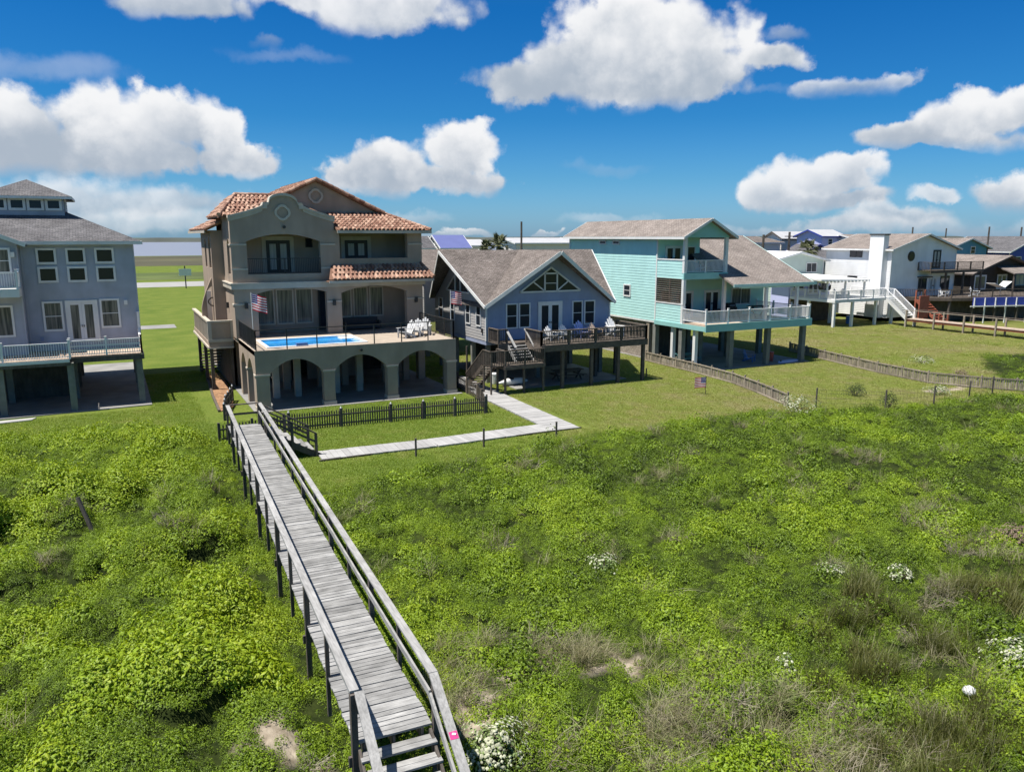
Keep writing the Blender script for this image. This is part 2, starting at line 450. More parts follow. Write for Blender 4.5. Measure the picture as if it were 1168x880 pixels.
def french_door(par, fr, a0, a1, z0, z1, frame='white', gl='glass', fw=.11, stile=.11, n=.0):
    mb = MB(); d0, d1 = n + .024, n + .09; mid = (a0+a1)/2
    fr.box(mb, a0, a0+fw, d0, d1, z0, z1); fr.box(mb, a1-fw, a1, d0, d1, z0, z1)
    fr.box(mb, a0+fw, a1-fw, d0, d1-.004, z1-fw, z1)
    o = mb.build('door', M[frame], par)
    for (l, r) in ((a0+fw, mid-.006), (mid+.006, a1-fw)):
        lf = MB(); e0, e1 = d0, d1-.03
        fr.box(lf, l, l+stile, e0, e1, z0+.02, z1-fw); fr.box(lf, r-stile, r, e0, e1, z0+.02, z1-fw)
        fr.box(lf, l+stile, r-stile, e0, e1-.004, z0+.02, z0+.24); fr.box(lf, l+stile, r-stile, e0, e1-.004, z1-fw-stile, z1-fw)
        lf.build('door_leaf', M[frame], o)
        g = MB(); fr.box(g, l+stile*.9, r-stile*.9, e0-.004, e0+.016, z0+.22, z1-fw-stile*.9)
        g.build('pane', M[gl], o)
    h = MB(); fr.box(h, mid-.08, mid-.05, d1-.03, d1+.04, z0+1.0, z0+1.14); fr.box(h, mid+.05, mid+.08, d1-.03, d1+.04, z0+1.0, z0+1.14)
    h.build_split('handle', M['metal_dark'], o)
    return o

def railing(par, pts, h=1.0, mt='white_metal', post=.11, bal=.13, bw=.035, top=(.12,.05), bottom=.1, every=1.8,
            name='railing', cap=True, posts=True, mid=None, pm=None, po=0.16):
    """rails + balusters along a polyline of floor points, with separate posts"""
    mb = MB()
    P = [Vector(p) for p in pts]
    for p, q in zip(P[:-1], P[1:]):
        up = Vector((0, 0, 1))
        mb.beam(p + up*h, q + up*h, top[0], top[1])
        if bottom is not None: mb.beam(p + up*bottom, q + up*bottom, .05, .05)
        if mid:
            for zz in mid: mb.beam(p + up*zz, q + up*zz, .04, .07)
        L = (q - p).length
        if bal:
            k = max(1, int(round(L / bal)))
            b0 = bottom if bottom is not None else 0
            for i in range(1, k):
                c = p + (q - p) * (i / k)
                mb.box(c.x-bw/2, c.x+bw/2, c.y-bw/2, c.y+bw/2, c.z + b0, c.z + h)
    o = mb.build(name, M[mt], par)
    if posts:
        seen = []
        for p, q in zip(P[:-1], P[1:]):
            L = (q - p).length; k = max(1, int(round(L / every)))
            for i in range(k + 1):
                c = p + (q - p) * (i / k)
                if any((c - s).length < .25 for s in seen): continue
                seen.append(c)
                pb = MB(); w = post / 2
                pb.box(c.x-w, c.x+w, c.y-w, c.y+w, c.z - .02, c.z + h + (po if cap else 0.0))
                if cap:
                    w2 = w + .02
                    pb.box(c.x-w2, c.x+w2, c.y-w2, c.y+w2, c.z + h + po, c.z + h + po + .04)
                pb.build('rail_post', M[pm or mt], par)
    return o

def piles(par, pts, z0, z1, w, mt='piling', name='piling', rnd=False):
    for (x, y) in pts:
        mb = MB()
        if rnd: mb.tube([(x, y, z0), (x, y, z1)], w/2, 10)
        else: mb.box(x-w/2, x+w/2, y-w/2, y+w/2, z0, z1)
        mb.build(name, M[mt], par)

def steps(mb, p, q, width_vec, n, tread_t=.05, stringer=True, m=0, depth=None):
    """open stair from top point p to bottom q; width_vec spans the tread"""
    p = Vector(p); q = Vector(q); w = Vector(width_vec)
    run = Vector((q.x-p.x, q.y-p.y, 0)); rl = run.length; rd = run.normalized()
    dep = depth or rl / n * 1.05
    for i in range(n):
        t = (i + 1) / (n + 1)
        c = p + (q - p) * t
        a = c - rd * dep / 2; b = c + rd * dep / 2
        z = Vector((0, 0, tread_t))
        mb.hexa([a, b, b + w, a + w, a + z, b + z, b + w + z, a + w + z], m)
    return mb

def plank_deck(mb, x0, x1, y0, y1, z, t=.04, board=.145, gap=.012, along='x', m=0, jit=.0):
    """boards laid side by side; 'along' is the way each board runs"""
    if along == 'x':
        y = y0
        while y < y1 - .02:
            e = min(y + board, y1)
            j = random.uniform(-jit, jit)
            mb.box(x0 + j, x1 + j, y, e - gap, z - t, z + random.uniform(-.003, .003), m); y += board
    else:
        x = x0
        while x < x1 - .02:
            e = min(x + board, x1)
            mb.box(x, e - gap, y0, y1, z - t, z + random.uniform(-.003, .003), m); x += board

def gable_roof(par, x0, x1, y0, y1, ze, zr, ridge, roofm, t=.17, trim='white', hips=None, fascia=.2):
    """plain gable roof over the rectangle (overhangs included) + fascia boards"""
    mb = MB()
    if ridge == 'x':
        yc = (y0+y1)/2
        roof_slab(mb, [(x0,y0,ze),(x1,y0,ze),(x1,yc,zr),(x0,yc,zr)], t)
        roof_slab(mb, [(x1,y1,ze),(x0,y1,ze),(x0,yc,zr),(x1,yc,zr)], t)
    else:
        xc = (x0+x1)/2
        roof_slab(mb, [(x0,y1,ze),(x0,y0,ze),(xc,y0,zr),(xc,y1,zr)], t)
        roof_slab(mb, [(x1,y0,ze),(x1,y1,ze),(xc,y1,zr),(xc,y0,zr)], t)
    o = mb.build('roof', M[roofm], par)
    tb = MB(); e = .03; dz = -t*.5 - .015
    if ridge == 'x':
        for x in (x0 - e, x1 + e):
            tb.beam((x,y0-.03,ze+dz),(x,yc,zr+dz), .05, fascia, side=(1,0,0)); tb.beam((x,y1+.03,ze+dz),(x,yc,zr+dz), .05, fascia, side=(1,0,0))
        for y in (y0 - e, y1 + e): tb.beam((x0,y,ze+dz-.02),(x1,y,ze+dz-.02), .05, fascia, side=(0,1,0))
    else:
        for y in (y0 - e, y1 + e):
            tb.beam((x0-.03,y,ze+dz),(xc,y,zr+dz), .05, fascia, side=(0,1,0)); tb.beam((x1+.03,y,ze+dz),(xc,y,zr+dz), .05, fascia, side=(0,1,0))
        for x in (x0 - e, x1 + e): tb.beam((x,y0,ze+dz-.02),(x,y1,ze+dz-.02), .05, fascia, side=(1,0,0))
    tb.build('fascia', M[trim], o)
    return o

def house_walls(par, x0, x1, y0, y1, zb, ze, zr, ridge, wallm, clapboard=True, corner='white', step=.2):
    mb = MB()
    if ridge == 'x':
        front = [(x0,zb),(x1,zb),(x1,ze),(x0,ze)]
        left = [(y0,zb),(y1,zb),(y1,ze),((y0+y1)/2,zr),(y0,ze)]
    else:
        left = [(y0,zb),(y1,zb),(y1,ze),(y0,ze)]
        front = [(x0,zb),(x1,zb),(x1,ze),((x0+x1)/2,zr),(x0,ze)]
    f, l = FR('f', y0), FR('l', x0)
    if clapboard:
        clap(mb, f, front, step); clap(mb, l, left, step)
        clap(mb, FR('r', x1), left, step); clap(mb, FR('b', y1), front, step)
    else:
        for fr_, poly in ((f, front), (l, left), (FR('r', x1), left), (FR('b', y1), front)):
            mb.prism([fr_.pt(a, 0, z) for a, z in poly], Vector(fr_.pt(0,-.2,0)) - Vector(fr_.pt(0,0,0)))
    o = mb.build('wall', M[wallm], par)
    if corner:
        cb = MB()
        for x in (x0, x1):
            for y in (y0, y1):
                cb.box(x-.055, x+.055, y-.055, y+.055, zb, ze-.02)
        cb.build_split('corner_board', M[corner], o)
    return o
SUN_E=5.0; SKY_HI=(.040,.050,.055); EXPO=0.62
# ================================================================== LEFT: grey house on pilings
H1 = thing('beach_house', (-5, 62, 0), 'large grey-blue house with a windowed cupola and white trim, cut off by the left edge', 'house')
f = FR('f', 57.8)
mb = MB()
clap(mb, f, [(-5.1,3.3),(1.33,3.3),(1.33,10.2),(-5.1,10.2)], .16)
clap(mb, FR('r', 1.33), [(57.8,3.3),(69,3.3),(69,10.2),(57.8,10.2)], .16)
clap(mb, FR('f', 56.5), [(-13,3.3),(-5.1,3.3),(-5.1,10.25),(-9.05,11.9),(-13,10.25)], .16)
clap(mb, FR('r', -5.1), [(56.5,3.3),(57.8,3.3),(57.8,10.2),(56.5,10.2)], .16)
mb.box(-14,1.3,68.8,69,3.3,10.2); mb.box(-14,-13.8,57,69,3.3,10.2); mb.box(-14, 1.3, 57.9, 69, 3.0, 3.28)
mb.build('wall', M['grey_siding'], H1)
cb = MB()
for x, y in ((1.33,57.8), (-5.1,56.5), (-5.04,57.72)): cb.box(x-.05,x+.05,y-.05,y+.05,3.3,10.15)
cb.build_split('corner_board', M['grey_siding'], H1)
# hip roof
mb = MB(); x0,x1,y0,y1,ze,zr = -14.5,1.85,57.35,69.1,10.22,12.85; yc=(y0+y1)/2; hr=yc-y0
roof_slab(mb,[(x0,y0,ze),(x1,y0,ze),(x1-hr,yc,zr),(x0+hr,yc,zr)],.15)
roof_slab(mb,[(x1,y1,ze),(x0,y1,ze),(x0+hr,yc,zr),(x1-hr,yc,zr)],.15)
roof_slab(mb,[(x1,y0,ze),(x1,y1,ze),(x1-hr,yc,zr)],.15)
roof_slab(mb,[(x0,y1,ze),(x0,y0,ze),(x0+hr,yc,zr)],.15)
roof_slab(mb,[(-13.5,56.0,10.1),(-9.05,56.0,12.05),(-9.05,61.5,12.05),(-13.5,61.5,10.1)],.15)
roof_slab(mb,[(-9.05,56.0,12.05),(-4.6,56.0,10.1),(-4.6,61.5,10.1),(-9.05,61.5,12.05)],.15)
rf = mb.build('roof', M['grey_roof'], H1)
tb = MB(); tb.beam((-4.9,y0-.04,ze-.1),(x1+.04,y0-.04,ze-.1),.06,.22,side=(0,1,0)); tb.beam((x1+.04,y0,ze-.1),(x1+.04,y1,ze-.1),.06,.22,side=(1,0,0))
tb.beam((-4.55,55.96,10.0),(-9.05,55.96,11.96),.06,.24,side=(0,1,0)); tb.beam((-13.5,55.96,10.0),(-9.05,55.96,11.96),.06,.24,side=(0,1,0))
tb.build('fascia', M['white'], rf)
so = MB(); so.box(-4.9,x1-.05,57.4,57.8,10.02,10.06); so.build('soffit', M['white'], rf)
# cupola
mb = MB(); cx0,cx1,cy0,cy1 = -6.8,-2.5,61.1,65.4
clap(mb, FR('f',cy0), [(cx0,11.7),(cx1,11.7),(cx1,13.2),(cx0,13.2)], .12)
clap(mb, FR('r',cx1), [(cy0,11.7),(cy1,11.7),(cy1,13.2),(cy0,13.2)], .12)
mb.box(cx0,cx0+.1,cy0,cy1,11.7,13.2); mb.box(cx0,cx1,cy1-.1,cy1,11.7,13.2)
cu = mb.build('cupola', M['grey_siding'], H1)
mb = MB(); ax,ay=(cx0+cx1)/2,(cy0+cy1)/2; o_=.5
c = [(cx0-o_,cy0-o_,13.12),(cx1+o_,cy0-o_,13.12),(cx1+o_,cy1+o_,13.12),(cx0-o_,cy1+o_,13.12)]
for i in range(4): roof_slab(mb,[c[i],c[(i+1)%4],(ax,ay,14.3)],.1)
mb.build('cupola_roof', M['grey_roof'], cu)
tb = MB()
for i in range(4):
    p,q=Vector(c[i]),Vector(c[(i+1)%4]); tb.beam(p-Vector((0,0,.1)),q-Vector((0,0,.1)),.06,.16)
tb.build('cupola_fascia', M['white'], cu)
for i in range(4):
    a = cx0+.1+i*1.04
    window(cu, FR('f',cy0), a, a+.96, 12.2, 13.0, fw=.15)
window(cu, FR('r',cx1), 61.6, 62.5, 12.2, 13.0, fw=.15)
# windows
for (a0,a1) in ((-4.2,-3.09),(-2.57,-1.46),(-.94,.19)):
    window(H1, f, a0, a1, 8.80, 9.80, fw=.13); window(H1, f, a0, a1, 7.64, 8.64, fw=.13)
window(H1, f, -4.17, -3.03, 4.55, 6.46, hm=(.5,), gl='glass_curtain', fw=.12)
window(H1, f, -.93, .24, 4.62, 6.52, hm=(.5,), gl='glass_curtain', fw=.12)
french_door(H1, f, -2.9, -1.05, 3.75, 6.48, gl='glass_curtain', fw=.13, stile=.16)
fb = FR('f',56.5)
window(H1, fb, -6.7, -5.42, 8.3, 9.85, hm=(.5,), gl='glass_curtain', fw=.12); window(H1, fb, -7.6, -5.62, 4.45, 6.4, gl='glass_curtain', fw=.12)
for a,z in ((.62,6.1),(-5.3,9.3)):
    lb = MB(); (f if a>-5.2 else fb).box(lb,a-.1,a+.1,.03,.2,z,z+.3); lb.build('wall_lamp', M['white'], H1)
mt_ = MB(); f.box(mt_,-4.45,-4.25,.03,.1,3.95,4.2); mt_.build('outlet_box', M['blue_siding'], H1)
dn = MB(); dn.box(-5.0,-4.92,57.62,57.7,3.4,10.0); dn.build('downpipe', M['grey_siding'], H1)
# balcony on the bay
mb = MB(); mb.box(-10,-5.05,55.0,56.45,6.95,7.45); bal = mb.build('balcony', M['white'], H1)
railing(bal, [(-10,55.08,7.45),(-5.12,55.08,7.45),(-5.12,56.4,7.45)], .95, every=2.4)
# deck
mb = MB(); plank_deck(mb,-2.75,1.3,54.2,57.75,3.3,along='y'); plank_deck(mb,-13,-2.78,53.45,56.45,3.3,along='y'); plank_deck(mb,-5.05,-2.78,56.5,57.75,3.3,along='y')
dk = mb.build('deck', M['wood_tan'], H1)
mb = MB(); mb.box(-2.75,1.35,54.12,54.2,2.92,3.24); mb.box(1.3,1.36,54.2,57.7,2.92,3.24); mb.box(-13,-2.7,53.37,53.45,2.9,3.27); mb.box(-13,1.2,55.6,55.8,2.9,3.22)
mb.build('rim_beam', M['wood_dark'], dk)
wb = MB(); wb.box(-13,-2.74,53.33,53.368,3.1,3.28); wb.build('trim_board', M['white'], dk)
railing(dk, [(-13,53.5,3.3),(-2.72,53.5,3.3)], .95, every=3.5)
railing(dk, [(-2.72,54.26,3.3),(1.24,54.26,3.3)], .95, every=2.0, mid=(.35,.62))
railing(dk, [(1.24,54.26,3.3),(1.24,57.5,3.3)], .95, every=3.2)
mb = MB(); mb.box(1.2,1.36,57.55,57.71,3.3,5.55); mb.box(1.17,1.39,57.52,57.74,5.55,5.62); mb.build('corner_post', M['white_metal'], dk)
piles(H1, [(-2.75,53.8),(-6.4,53.9),(1.05,54.6),(-10,53.9),(-2.75,58),(1.05,58.4),(-6.4,58.2),(1.05,62.5),(-2.75,62.5),(1.05,67.5),(-2.75,67.5)], 0, 3.0, .36)
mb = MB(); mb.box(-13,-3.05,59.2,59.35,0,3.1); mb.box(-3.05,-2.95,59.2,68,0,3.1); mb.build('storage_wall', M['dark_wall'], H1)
mb = MB(); mb.prism([(-13,52.6,.06),(1.55,53.6,.06),(1.5,73,.06),(-13,73,.06)],(0,0,-.12)); mb.build('floor_slab', M['concrete'], H1)

# ================================================================== BEIGE stucco house with pool terrace
H2 = thing('beach_house', (13.7, 60, 0), 'three-storey taupe stucco house with terracotta roof, curved parapet and pool terrace', 'house')
S = 'stucco'; T = 'stucco_trim'
# terrace arcade
mb = MB(); fr = FR('f', 48.4)
ops = [(8.0,11.3,0,2.25,3.12),(12.0,15.45,0,2.25,3.12),(16.15,19.65,0,2.25,3.12)]
archwall(mb, fr, 7.2, 20.3, 0, 3.74, ops, -.6, 0)
fl = FR('l', 7.2)
archwall(mb, fl, 49.0, 55.0, 0, 3.74, [(49.35,51.6,0,2.25,3.05),(52.1,54.3,0,2.25,3.05)], -.5, 0)
archwall(mb, FR('r',20.3), 49.0, 55.0, 0, 3.74, [(49.6,54.4,0,2.25,3.05)], -.5, 0)
ar = mb.build('arcade', M[S], H2)
tb = MB()
for a0,a1 in ((7.2,8.0),(11.3,12.0),(15.45,16.15),(19.65,20.3)):
    tb.box(a0-.05,a1+.05,48.35,49.05,2.18,2.28); tb.box(a0-.05,a1+.05,48.35,49.05,0,.28)
for b0,b1 in ((51.6,52.1),): tb.box(7.15,7.75,b0-.04,b1+.04,2.18,2.28)
tb.build_split('column_trim', M[T], ar)
lm = MB(); lm.tube([(13.73,48.36,3.42),(13.73,48.25,3.42)],.09,10); lm.build('arcade_lamp', M['metal_dark'], ar)
# terrace floor with pool hole: x 8.2-14.3, y 49.35-53.4
mb = MB(); z0,z1=3.45,3.75
mb.box(7.2,8.1,48.41,57.6,z0,z1); mb.box(8.1,20.3,48.41,49.3,z0,z1); mb.box(14.5,20.3,49.3,57.6,z0,z1); mb.box(8.1,14.5,53.5,57.6,z0,z1)
te = mb.build('terrace', M['wood_tan'], H2)
M['terrace'] = mat('terrace_paving', (.37,.31,.25), .85, .12, 2, bump=.1)
te.data.materials[0] = M['terrace']
mb = MB(); mb.box(8.1,8.3,49.3,53.5,z1-.2,z1+.05); mb.box(14.3,14.5,49.3,53.5,z1-.2,z1+.05); mb.box(8.3,14.3,49.3,49.55,z1-.2,z1+.05); mb.box(8.3,14.3,53.25,53.5,z1-.2,z1+.05); mb.box(13.5,14.3,52.2,53.25,z1-.3,z1-.04)
pl = mb.build('pool', M['white'], te)
mb = MB(); mb.box(8.3,14.28,49.55,53.25,3.3,3.66); mb.build('pool_water', M['pool_water'], te)
mb = MB(); mb.box(9.9,10.6,49.32,49.7,3.8,3.95); mb.build('skimmer', M['blue_plastic'], te)
# terrace rails
railing(te, [(7.32,48.5,3.75),(20.18,48.5,3.75)], 1.22, 'metal_dark', post=.06, bal=None, bottom=None, top=(.05,.05), every=1.83, cap=False)
railing(te, [(7.32,48.5,3.75),(7.32,55.0,3.75)], 1.22, 'metal_dark', post=.06, bal=.16, bw=.02, bottom=.1, top=(.05,.05), every=1.6, cap=False)
railing(te, [(20.18,48.5,3.75),(20.18,55.0,3.75)], 1.22, 'metal_dark', post=.06, bal=.16, bw=.02, bottom=.1, top=(.05,.05), every=1.6, cap=False)
# ground level: inner columns and rear wall
for x in (8.6,10.2,12.6,14.3,15.4,17.3,18.9):
    mb = MB(); mb.box(x-.22,x+.22,54.6,55.04,0,3.45); mb.build('inner_column', M[S], H2)
for x in (9.0,10.4,13.0,14.6,17.2):
    mb = MB(); mb.box(x-.2,x+.2,51.9,52.3,0,3.3); mb.build('inner_column', M['stucco_trim'], H2)
mb = MB()
archwall(mb, FR('f',58.2), 7.2, 20.3, 0, 3.45, [(8.4,9.8,0,2.3,2.3),(11.2,12.4,0,2.3,2.3),(13.4,14.6,0,2.3,2.3),(16.6,19.4,0,2.6,2.6)], -.25, 0)
mb.box(7.15,7.4,58.2,71,0,3.45); mb.box(20.0,20.3,62,71,0,3.45); mb.box(7.2,20.3,70.8,71,0,3.45)
mb.build('lower_wall', M[S], H2)
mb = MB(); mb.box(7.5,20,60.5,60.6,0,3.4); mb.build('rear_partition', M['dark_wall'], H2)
mb = MB(); mb.prism([(7.0,48.0,.05),(20.6,48.0,.05),(20.6,72,.05),(7.0,72,.05)],(0,0,-.1)); mb.build('floor_slab', M['concrete'], H2)
for x,z in ((9.1,1.0),(14.0,1.1),(17.9,1.2)):
    mb = MB(); mb.box(x-.35,x+.35,57.9,58.17,z-.5,z+.6); mb.build('utility_cabinet', M['dark'], H2)
# main block
mb = MB()
def par_top(a):
    # curved mission parapet
    c = 10.6; d = abs(a - c)
    if d <= .92: return 12.62 + .62*math.sqrt(max(0, 1-(d/1.0)**2))
    if d <= 1.3: return 12.62 - .0*d
    if a < c: 
        t = (d-1.3)/(3.5-1.3)
    else:
        t = (d-1.3)/(3.4-1.3)
    t = max(0,min(1,t)); return 12.48 - .72*(t**.75)
fr = FR('f', 55.0)
archwall(mb, fr, 7.1, 14.0, 7.25, par_top, [(8.1,13.0,8.02,10.2,10.68)], -.5, 0)
archwall(mb, fr, 14.0, 20.45, 7.25, 10.95, [(14.35,19.35,9.0,10.75,10.85)], -.5, 0)
archwall(mb, fr, 7.1, 20.45, 3.75, 7.25, [(8.6,13.3,3.75,6.72,7.05),(14.35,19.2,3.75,6.6,7.05)], -.5, 0)
fl = FR('l', 7.1)
archwall(mb, fl, 55.5, 59.24, 3.75, 11.8, [(55.75,56.95,8.0,10.0,10.35),(55.75,56.9,3.75,6.2,6.8)], -.4, 0)
archwall(mb, FR('l',6.35), 59.3, 66, 3.45, 10.95, [(59.9,61.2,8.3,10.0,10.5),(62.6,63.6,8.3,10.0,10.4)], -.4, 0)
mb.box(6.33,7.5,59.24,59.62,3.45,10.94); mb.box(6.36,7.5,65.7,66,3.45,10.94); mb.box(7.1,7.4,66,71,3.45,10.94)
mb.box(20.15,20.45,55.5,71,3.45,10.94); mb.box(7.4,20.15,70.7,71,3.45,10.94)
mb.box(7.4,20.1,57.55,57.85,3.75,7.2); mb.box(7.4,20.1,57.4,57.7,7.5,11.6)     # recessed porch backs
mb.box(7.3,20.2,55.3,58,7.26,7.98); mb.box(14.4,20.1,55.3,57.5,7.98,8.9)         # balcony floors
mb.box(7.45,20.1,55.45,57.5,10.9,11.1)
mb.prism([(8.7,57.5,11.0),(18.2,57.5,11.0),(18.0,57.5,12.2),(13.45,57.5,14.35),(8.9,57.5,12.2)],(0,.3,0))   # gable wall
hw = mb.build('wall', M[S], H2)
# parapet cap (thick white curve)
cap = MB(); prev=None; ns=80
for i in range(ns+1):
    a = 7.02 + (14.06-7.02)*i/ns; z = par_top(min(max(a,7.1),14.0)); cur=(a,z)
    if prev:
        cap.hexa([(prev[0],54.86,prev[1]-.03),(a,54.86,z-.03),(a,55.6,z-.03),(prev[0],55.6,prev[1]-.03),
                  (prev[0],54.86,prev[1]+.14),(a,54.86,z+.14),(a,55.6,z+.14),(prev[0],55.6,prev[1]+.14)])
        if abs(a-10.6) > 1.25:
            cap.hexa([(prev[0],54.93,prev[1]-.25),(a,54.93,z-.25),(a,54.995,z-.25),(prev[0],54.995,prev[1]-.25),
                      (prev[0],54.93,prev[1]-.03),(a,54.93,z-.03),(a,54.995,z-.03),(prev[0],54.995,prev[1]-.03)])
    prev=cur
cap.box(9.25,9.55,54.84,55.62,12.34,12.62); cap.box(11.65,11.95,54.84,55.62,12.34,12.62)
cap.build('parapet_cap', M[T], hw)
def ring(mb, x, y, z, r, w, d, n=48):
    pr=[]
    for i in range(n+1):
        t=2*PI*i/n; rr=r*(1+.13*abs(math.cos(2*t))**.5 - .0) if True else r
        pr.append((math.cos(t)*rr, math.sin(t)*rr))
    for i in range(n):
        (ax,az),(bx,bz)=pr[i],pr[i+1]; k=1-w/r
        mb.hexa([(x+ax*k,y-d,z+az*k),(x+ax,y-d,z+az),(x+ax,y,z+az),(x+ax*k,y,z+az*k),(x+bx*k,y-d,z+bz*k),(x+bx,y-d,z+bz),(x+bx,y,z+bz),(x+bx*k,y,z+bz*k)])
for (x,y,z) in ((10.55,54.996,12.1),(13.42,57.496,13.35)):
    mb=MB(); ring(mb,x,y,z,.47,.14,.09); mb.build('quatrefoil', M[T], hw)
lm = MB(); lm.tube([(10.6,54.98,11.15),(10.6,54.8,11.15)],.1,10); lm.build('parapet_lamp', M['metal_dark'], hw)
# belts and bands
tb = MB(); tb.box(6.95,20.6,54.8,55.0,7.05,7.38); tb.box(6.95,7.1,55.0,59.3,7.05,7.38); tb.box(6.9,20.66,54.74,55.0,7.38,7.46); tb.box(6.9,7.1,55.0,59.3,7.38,7.46)
tb.build('belt_course', M[T], hw)
tb = MB()
for z in (8.32,9.93):
    for a0,a1 in ((7.06,8.1),(13.0,14.04)): tb.box(a0,a1,54.94,55.0,z,z+.11)
tb.box(7.04,7.1,55.0,55.75,9.93,10.04); tb.box(19.4,20.5,54.94,55.0,9.93,10.04)
for a0,a1 in ((7.06,8.6),(13.3,14.35),(19.2,20.5)): tb.box(a0,a1,54.94,55.0,5.98,6.08)
tb.box(7.04,7.1,55.0,55.75,5.98,6.08)
tb.build_split('band', M[T], hw)
for x in (7.85,13.8,19.9):
    mb=MB(); mb.box(x-.1,x+.1,54.82,54.99,5.75,6.12); mb.build('wall_lamp', M['metal_dark'], H2)
mb=MB(); mb.box(6.95,7.09,57.8,58.0,5.6,6.0); mb.build('wall_lamp', M['metal_dark'], H2)
# doors and windows
b3=FR('f',57.4); b2=FR('f',57.55)
def surround(par,fr,a0,a1,z0,z1,w=.28):
    mb=MB(); fr.box(mb,a0-w,a0,.0,.07,z0,z1+w); fr.box(mb,a1,a1+w,.0,.07,z0,z1+w); fr.box(mb,a0,a1,.0,.07,z1,z1+w); mb.build('surround', M[T], par)
french_door(H2,b3,9.75,11.4,7.98,10.25,'metal_dark','glass_blind',fw=.1,stile=.14); surround(H2,b3,9.75,11.4,7.98,10.25)
french_door(H2,b3,15.35,17.05,8.9,10.25,'metal_dark','glass_blind',fw=.1,stile=.14); surround(H2,b3,15.35,17.05,8.9,10.25)
window(H2,b3,12.5,13.0,9.75,10.4,frame='metal_dark',fw=.06)
for a0,a1 in ((8.9,10.15),(10.25,11.5),(11.6,12.85)): window(H2,b2,a0,a1,4.3,6.85,gl='glass_curtain',fw=.1,frame='stucco_trim')
for a0,a1 in ((14.6,15.75),(15.85,17.0),(17.1,18.2)): window(H2,b2,a0,a1,4.6,6.85,gl='glass_curtain',fw=.1,frame='stucco_trim')
french_door(H2,b2,13.25,14.35,3.78,6.7,'metal_dark','glass',fw=.06,stile=.06)
# third-floor balcony rail
railing(H2,[(8.1,55.1,8.0),(13.0,55.1,8.0)],1.05,'metal_dark',post=.05,bal=.12,bw=.02,top=(.05,.05),every=2.5,cap=False)
# side balcony
mb=MB(); mb.box(5.5,7.09,56.6,67.5,3.05,3.4); sb=mb.build('side_balcony',M[S],H2)
mb=MB(); mb.box(5.55,7.08,56.62,56.75,3.4,4.75); mb.build('parapet_panel',M[S],sb)
mb=MB(); mb.box(5.45,7.09,56.55,56.8,4.75,4.87); mb.box(5.45,5.72,56.8,67.5,4.75,4.87); mb.box(5.45,7.09,56.55,56.615,3.4,3.6); mb.box(5.46,5.7,56.57,56.81,3.41,4.75); mb.box(6.95,7.09,56.56,56.8,3.6,4.75)
mb.box(5.42,7.09,56.5,56.6,2.95,3.05); mb.box(5.42,5.5,56.6,67.5,2.95,3.1)
y=57.0
while y<67.4: mb.box(5.53,5.65,y,y+.14,3.4,4.75); y+=.42
mb.build('parapet_trim',M[T],sb)
# scrolled wing wall with an arched opening
def wing_edge(z):
    t=(z-3.4)/(8.1-3.4); return 5.55+1.05*max(0,(t-.42)/.58)**1.4 if t>.42 else 5.55
mb=MB(); ks=30; y0=60.4
def wing_right(z):
    return 7.08
for i in range(ks):
    za=3.4+4.7*i/ks; zb_=3.4+4.7*(i+1)/ks
    def seg(l0,l1,r0,r1):
        mb.hexa([(l0,y0,za),(r0,y0,za),(r0,y0+.35,za),(l0,y0+.35,za),(l1,y0,zb_),(r1,y0,zb_),(r1,y0+.35,zb_),(l1,y0+.35,zb_)])
    def arch(z):
        if z<6.4: return .38
        if z<6.9: return .38*math.sqrt(max(0,1-((z-6.4)/.5)**2))
        return 0
    aL,aH=arch(za),arch(zb_); cx=6.3
    if aL>0: seg(wing_edge(za),wing_edge(zb_),cx-aL,cx-aH); seg(cx+aL,cx+aH,7.08,7.08)
    else: seg(wing_edge(za),wing_edge(zb_),7.08,7.08)
wg=mb.build('wing_wall',M[S],H2)
mb=MB(); ring(mb,6.3,60.3,5.9,.3,.08,.1); mb.build('wreath',M['wood_dark'],wg)
mb=MB(); mb.box(6.0,6.6,61.6,61.7,3.5,6.6); mb.build('gate',M['white'],wg)
# dark stair and posts under the side balcony
mb=MB()
for i in range(9): mb.box(5.5,7.0,60.5+i*.5,60.95+i*.5,2.7-i*.3,2.76-i*.3)
mb.build('side_stair',M['wood_dark'],H2)
piles(H2,[(5.65,57.0),(5.65,61.0),(5.65,65.5)],0,2.95,.22,'wood_dark','balcony_post')
mb=MB(); mb.box(6.9,7.1,57.2,66,0,3.0); mb.build('side_wall',M['dark_wall'],H2)
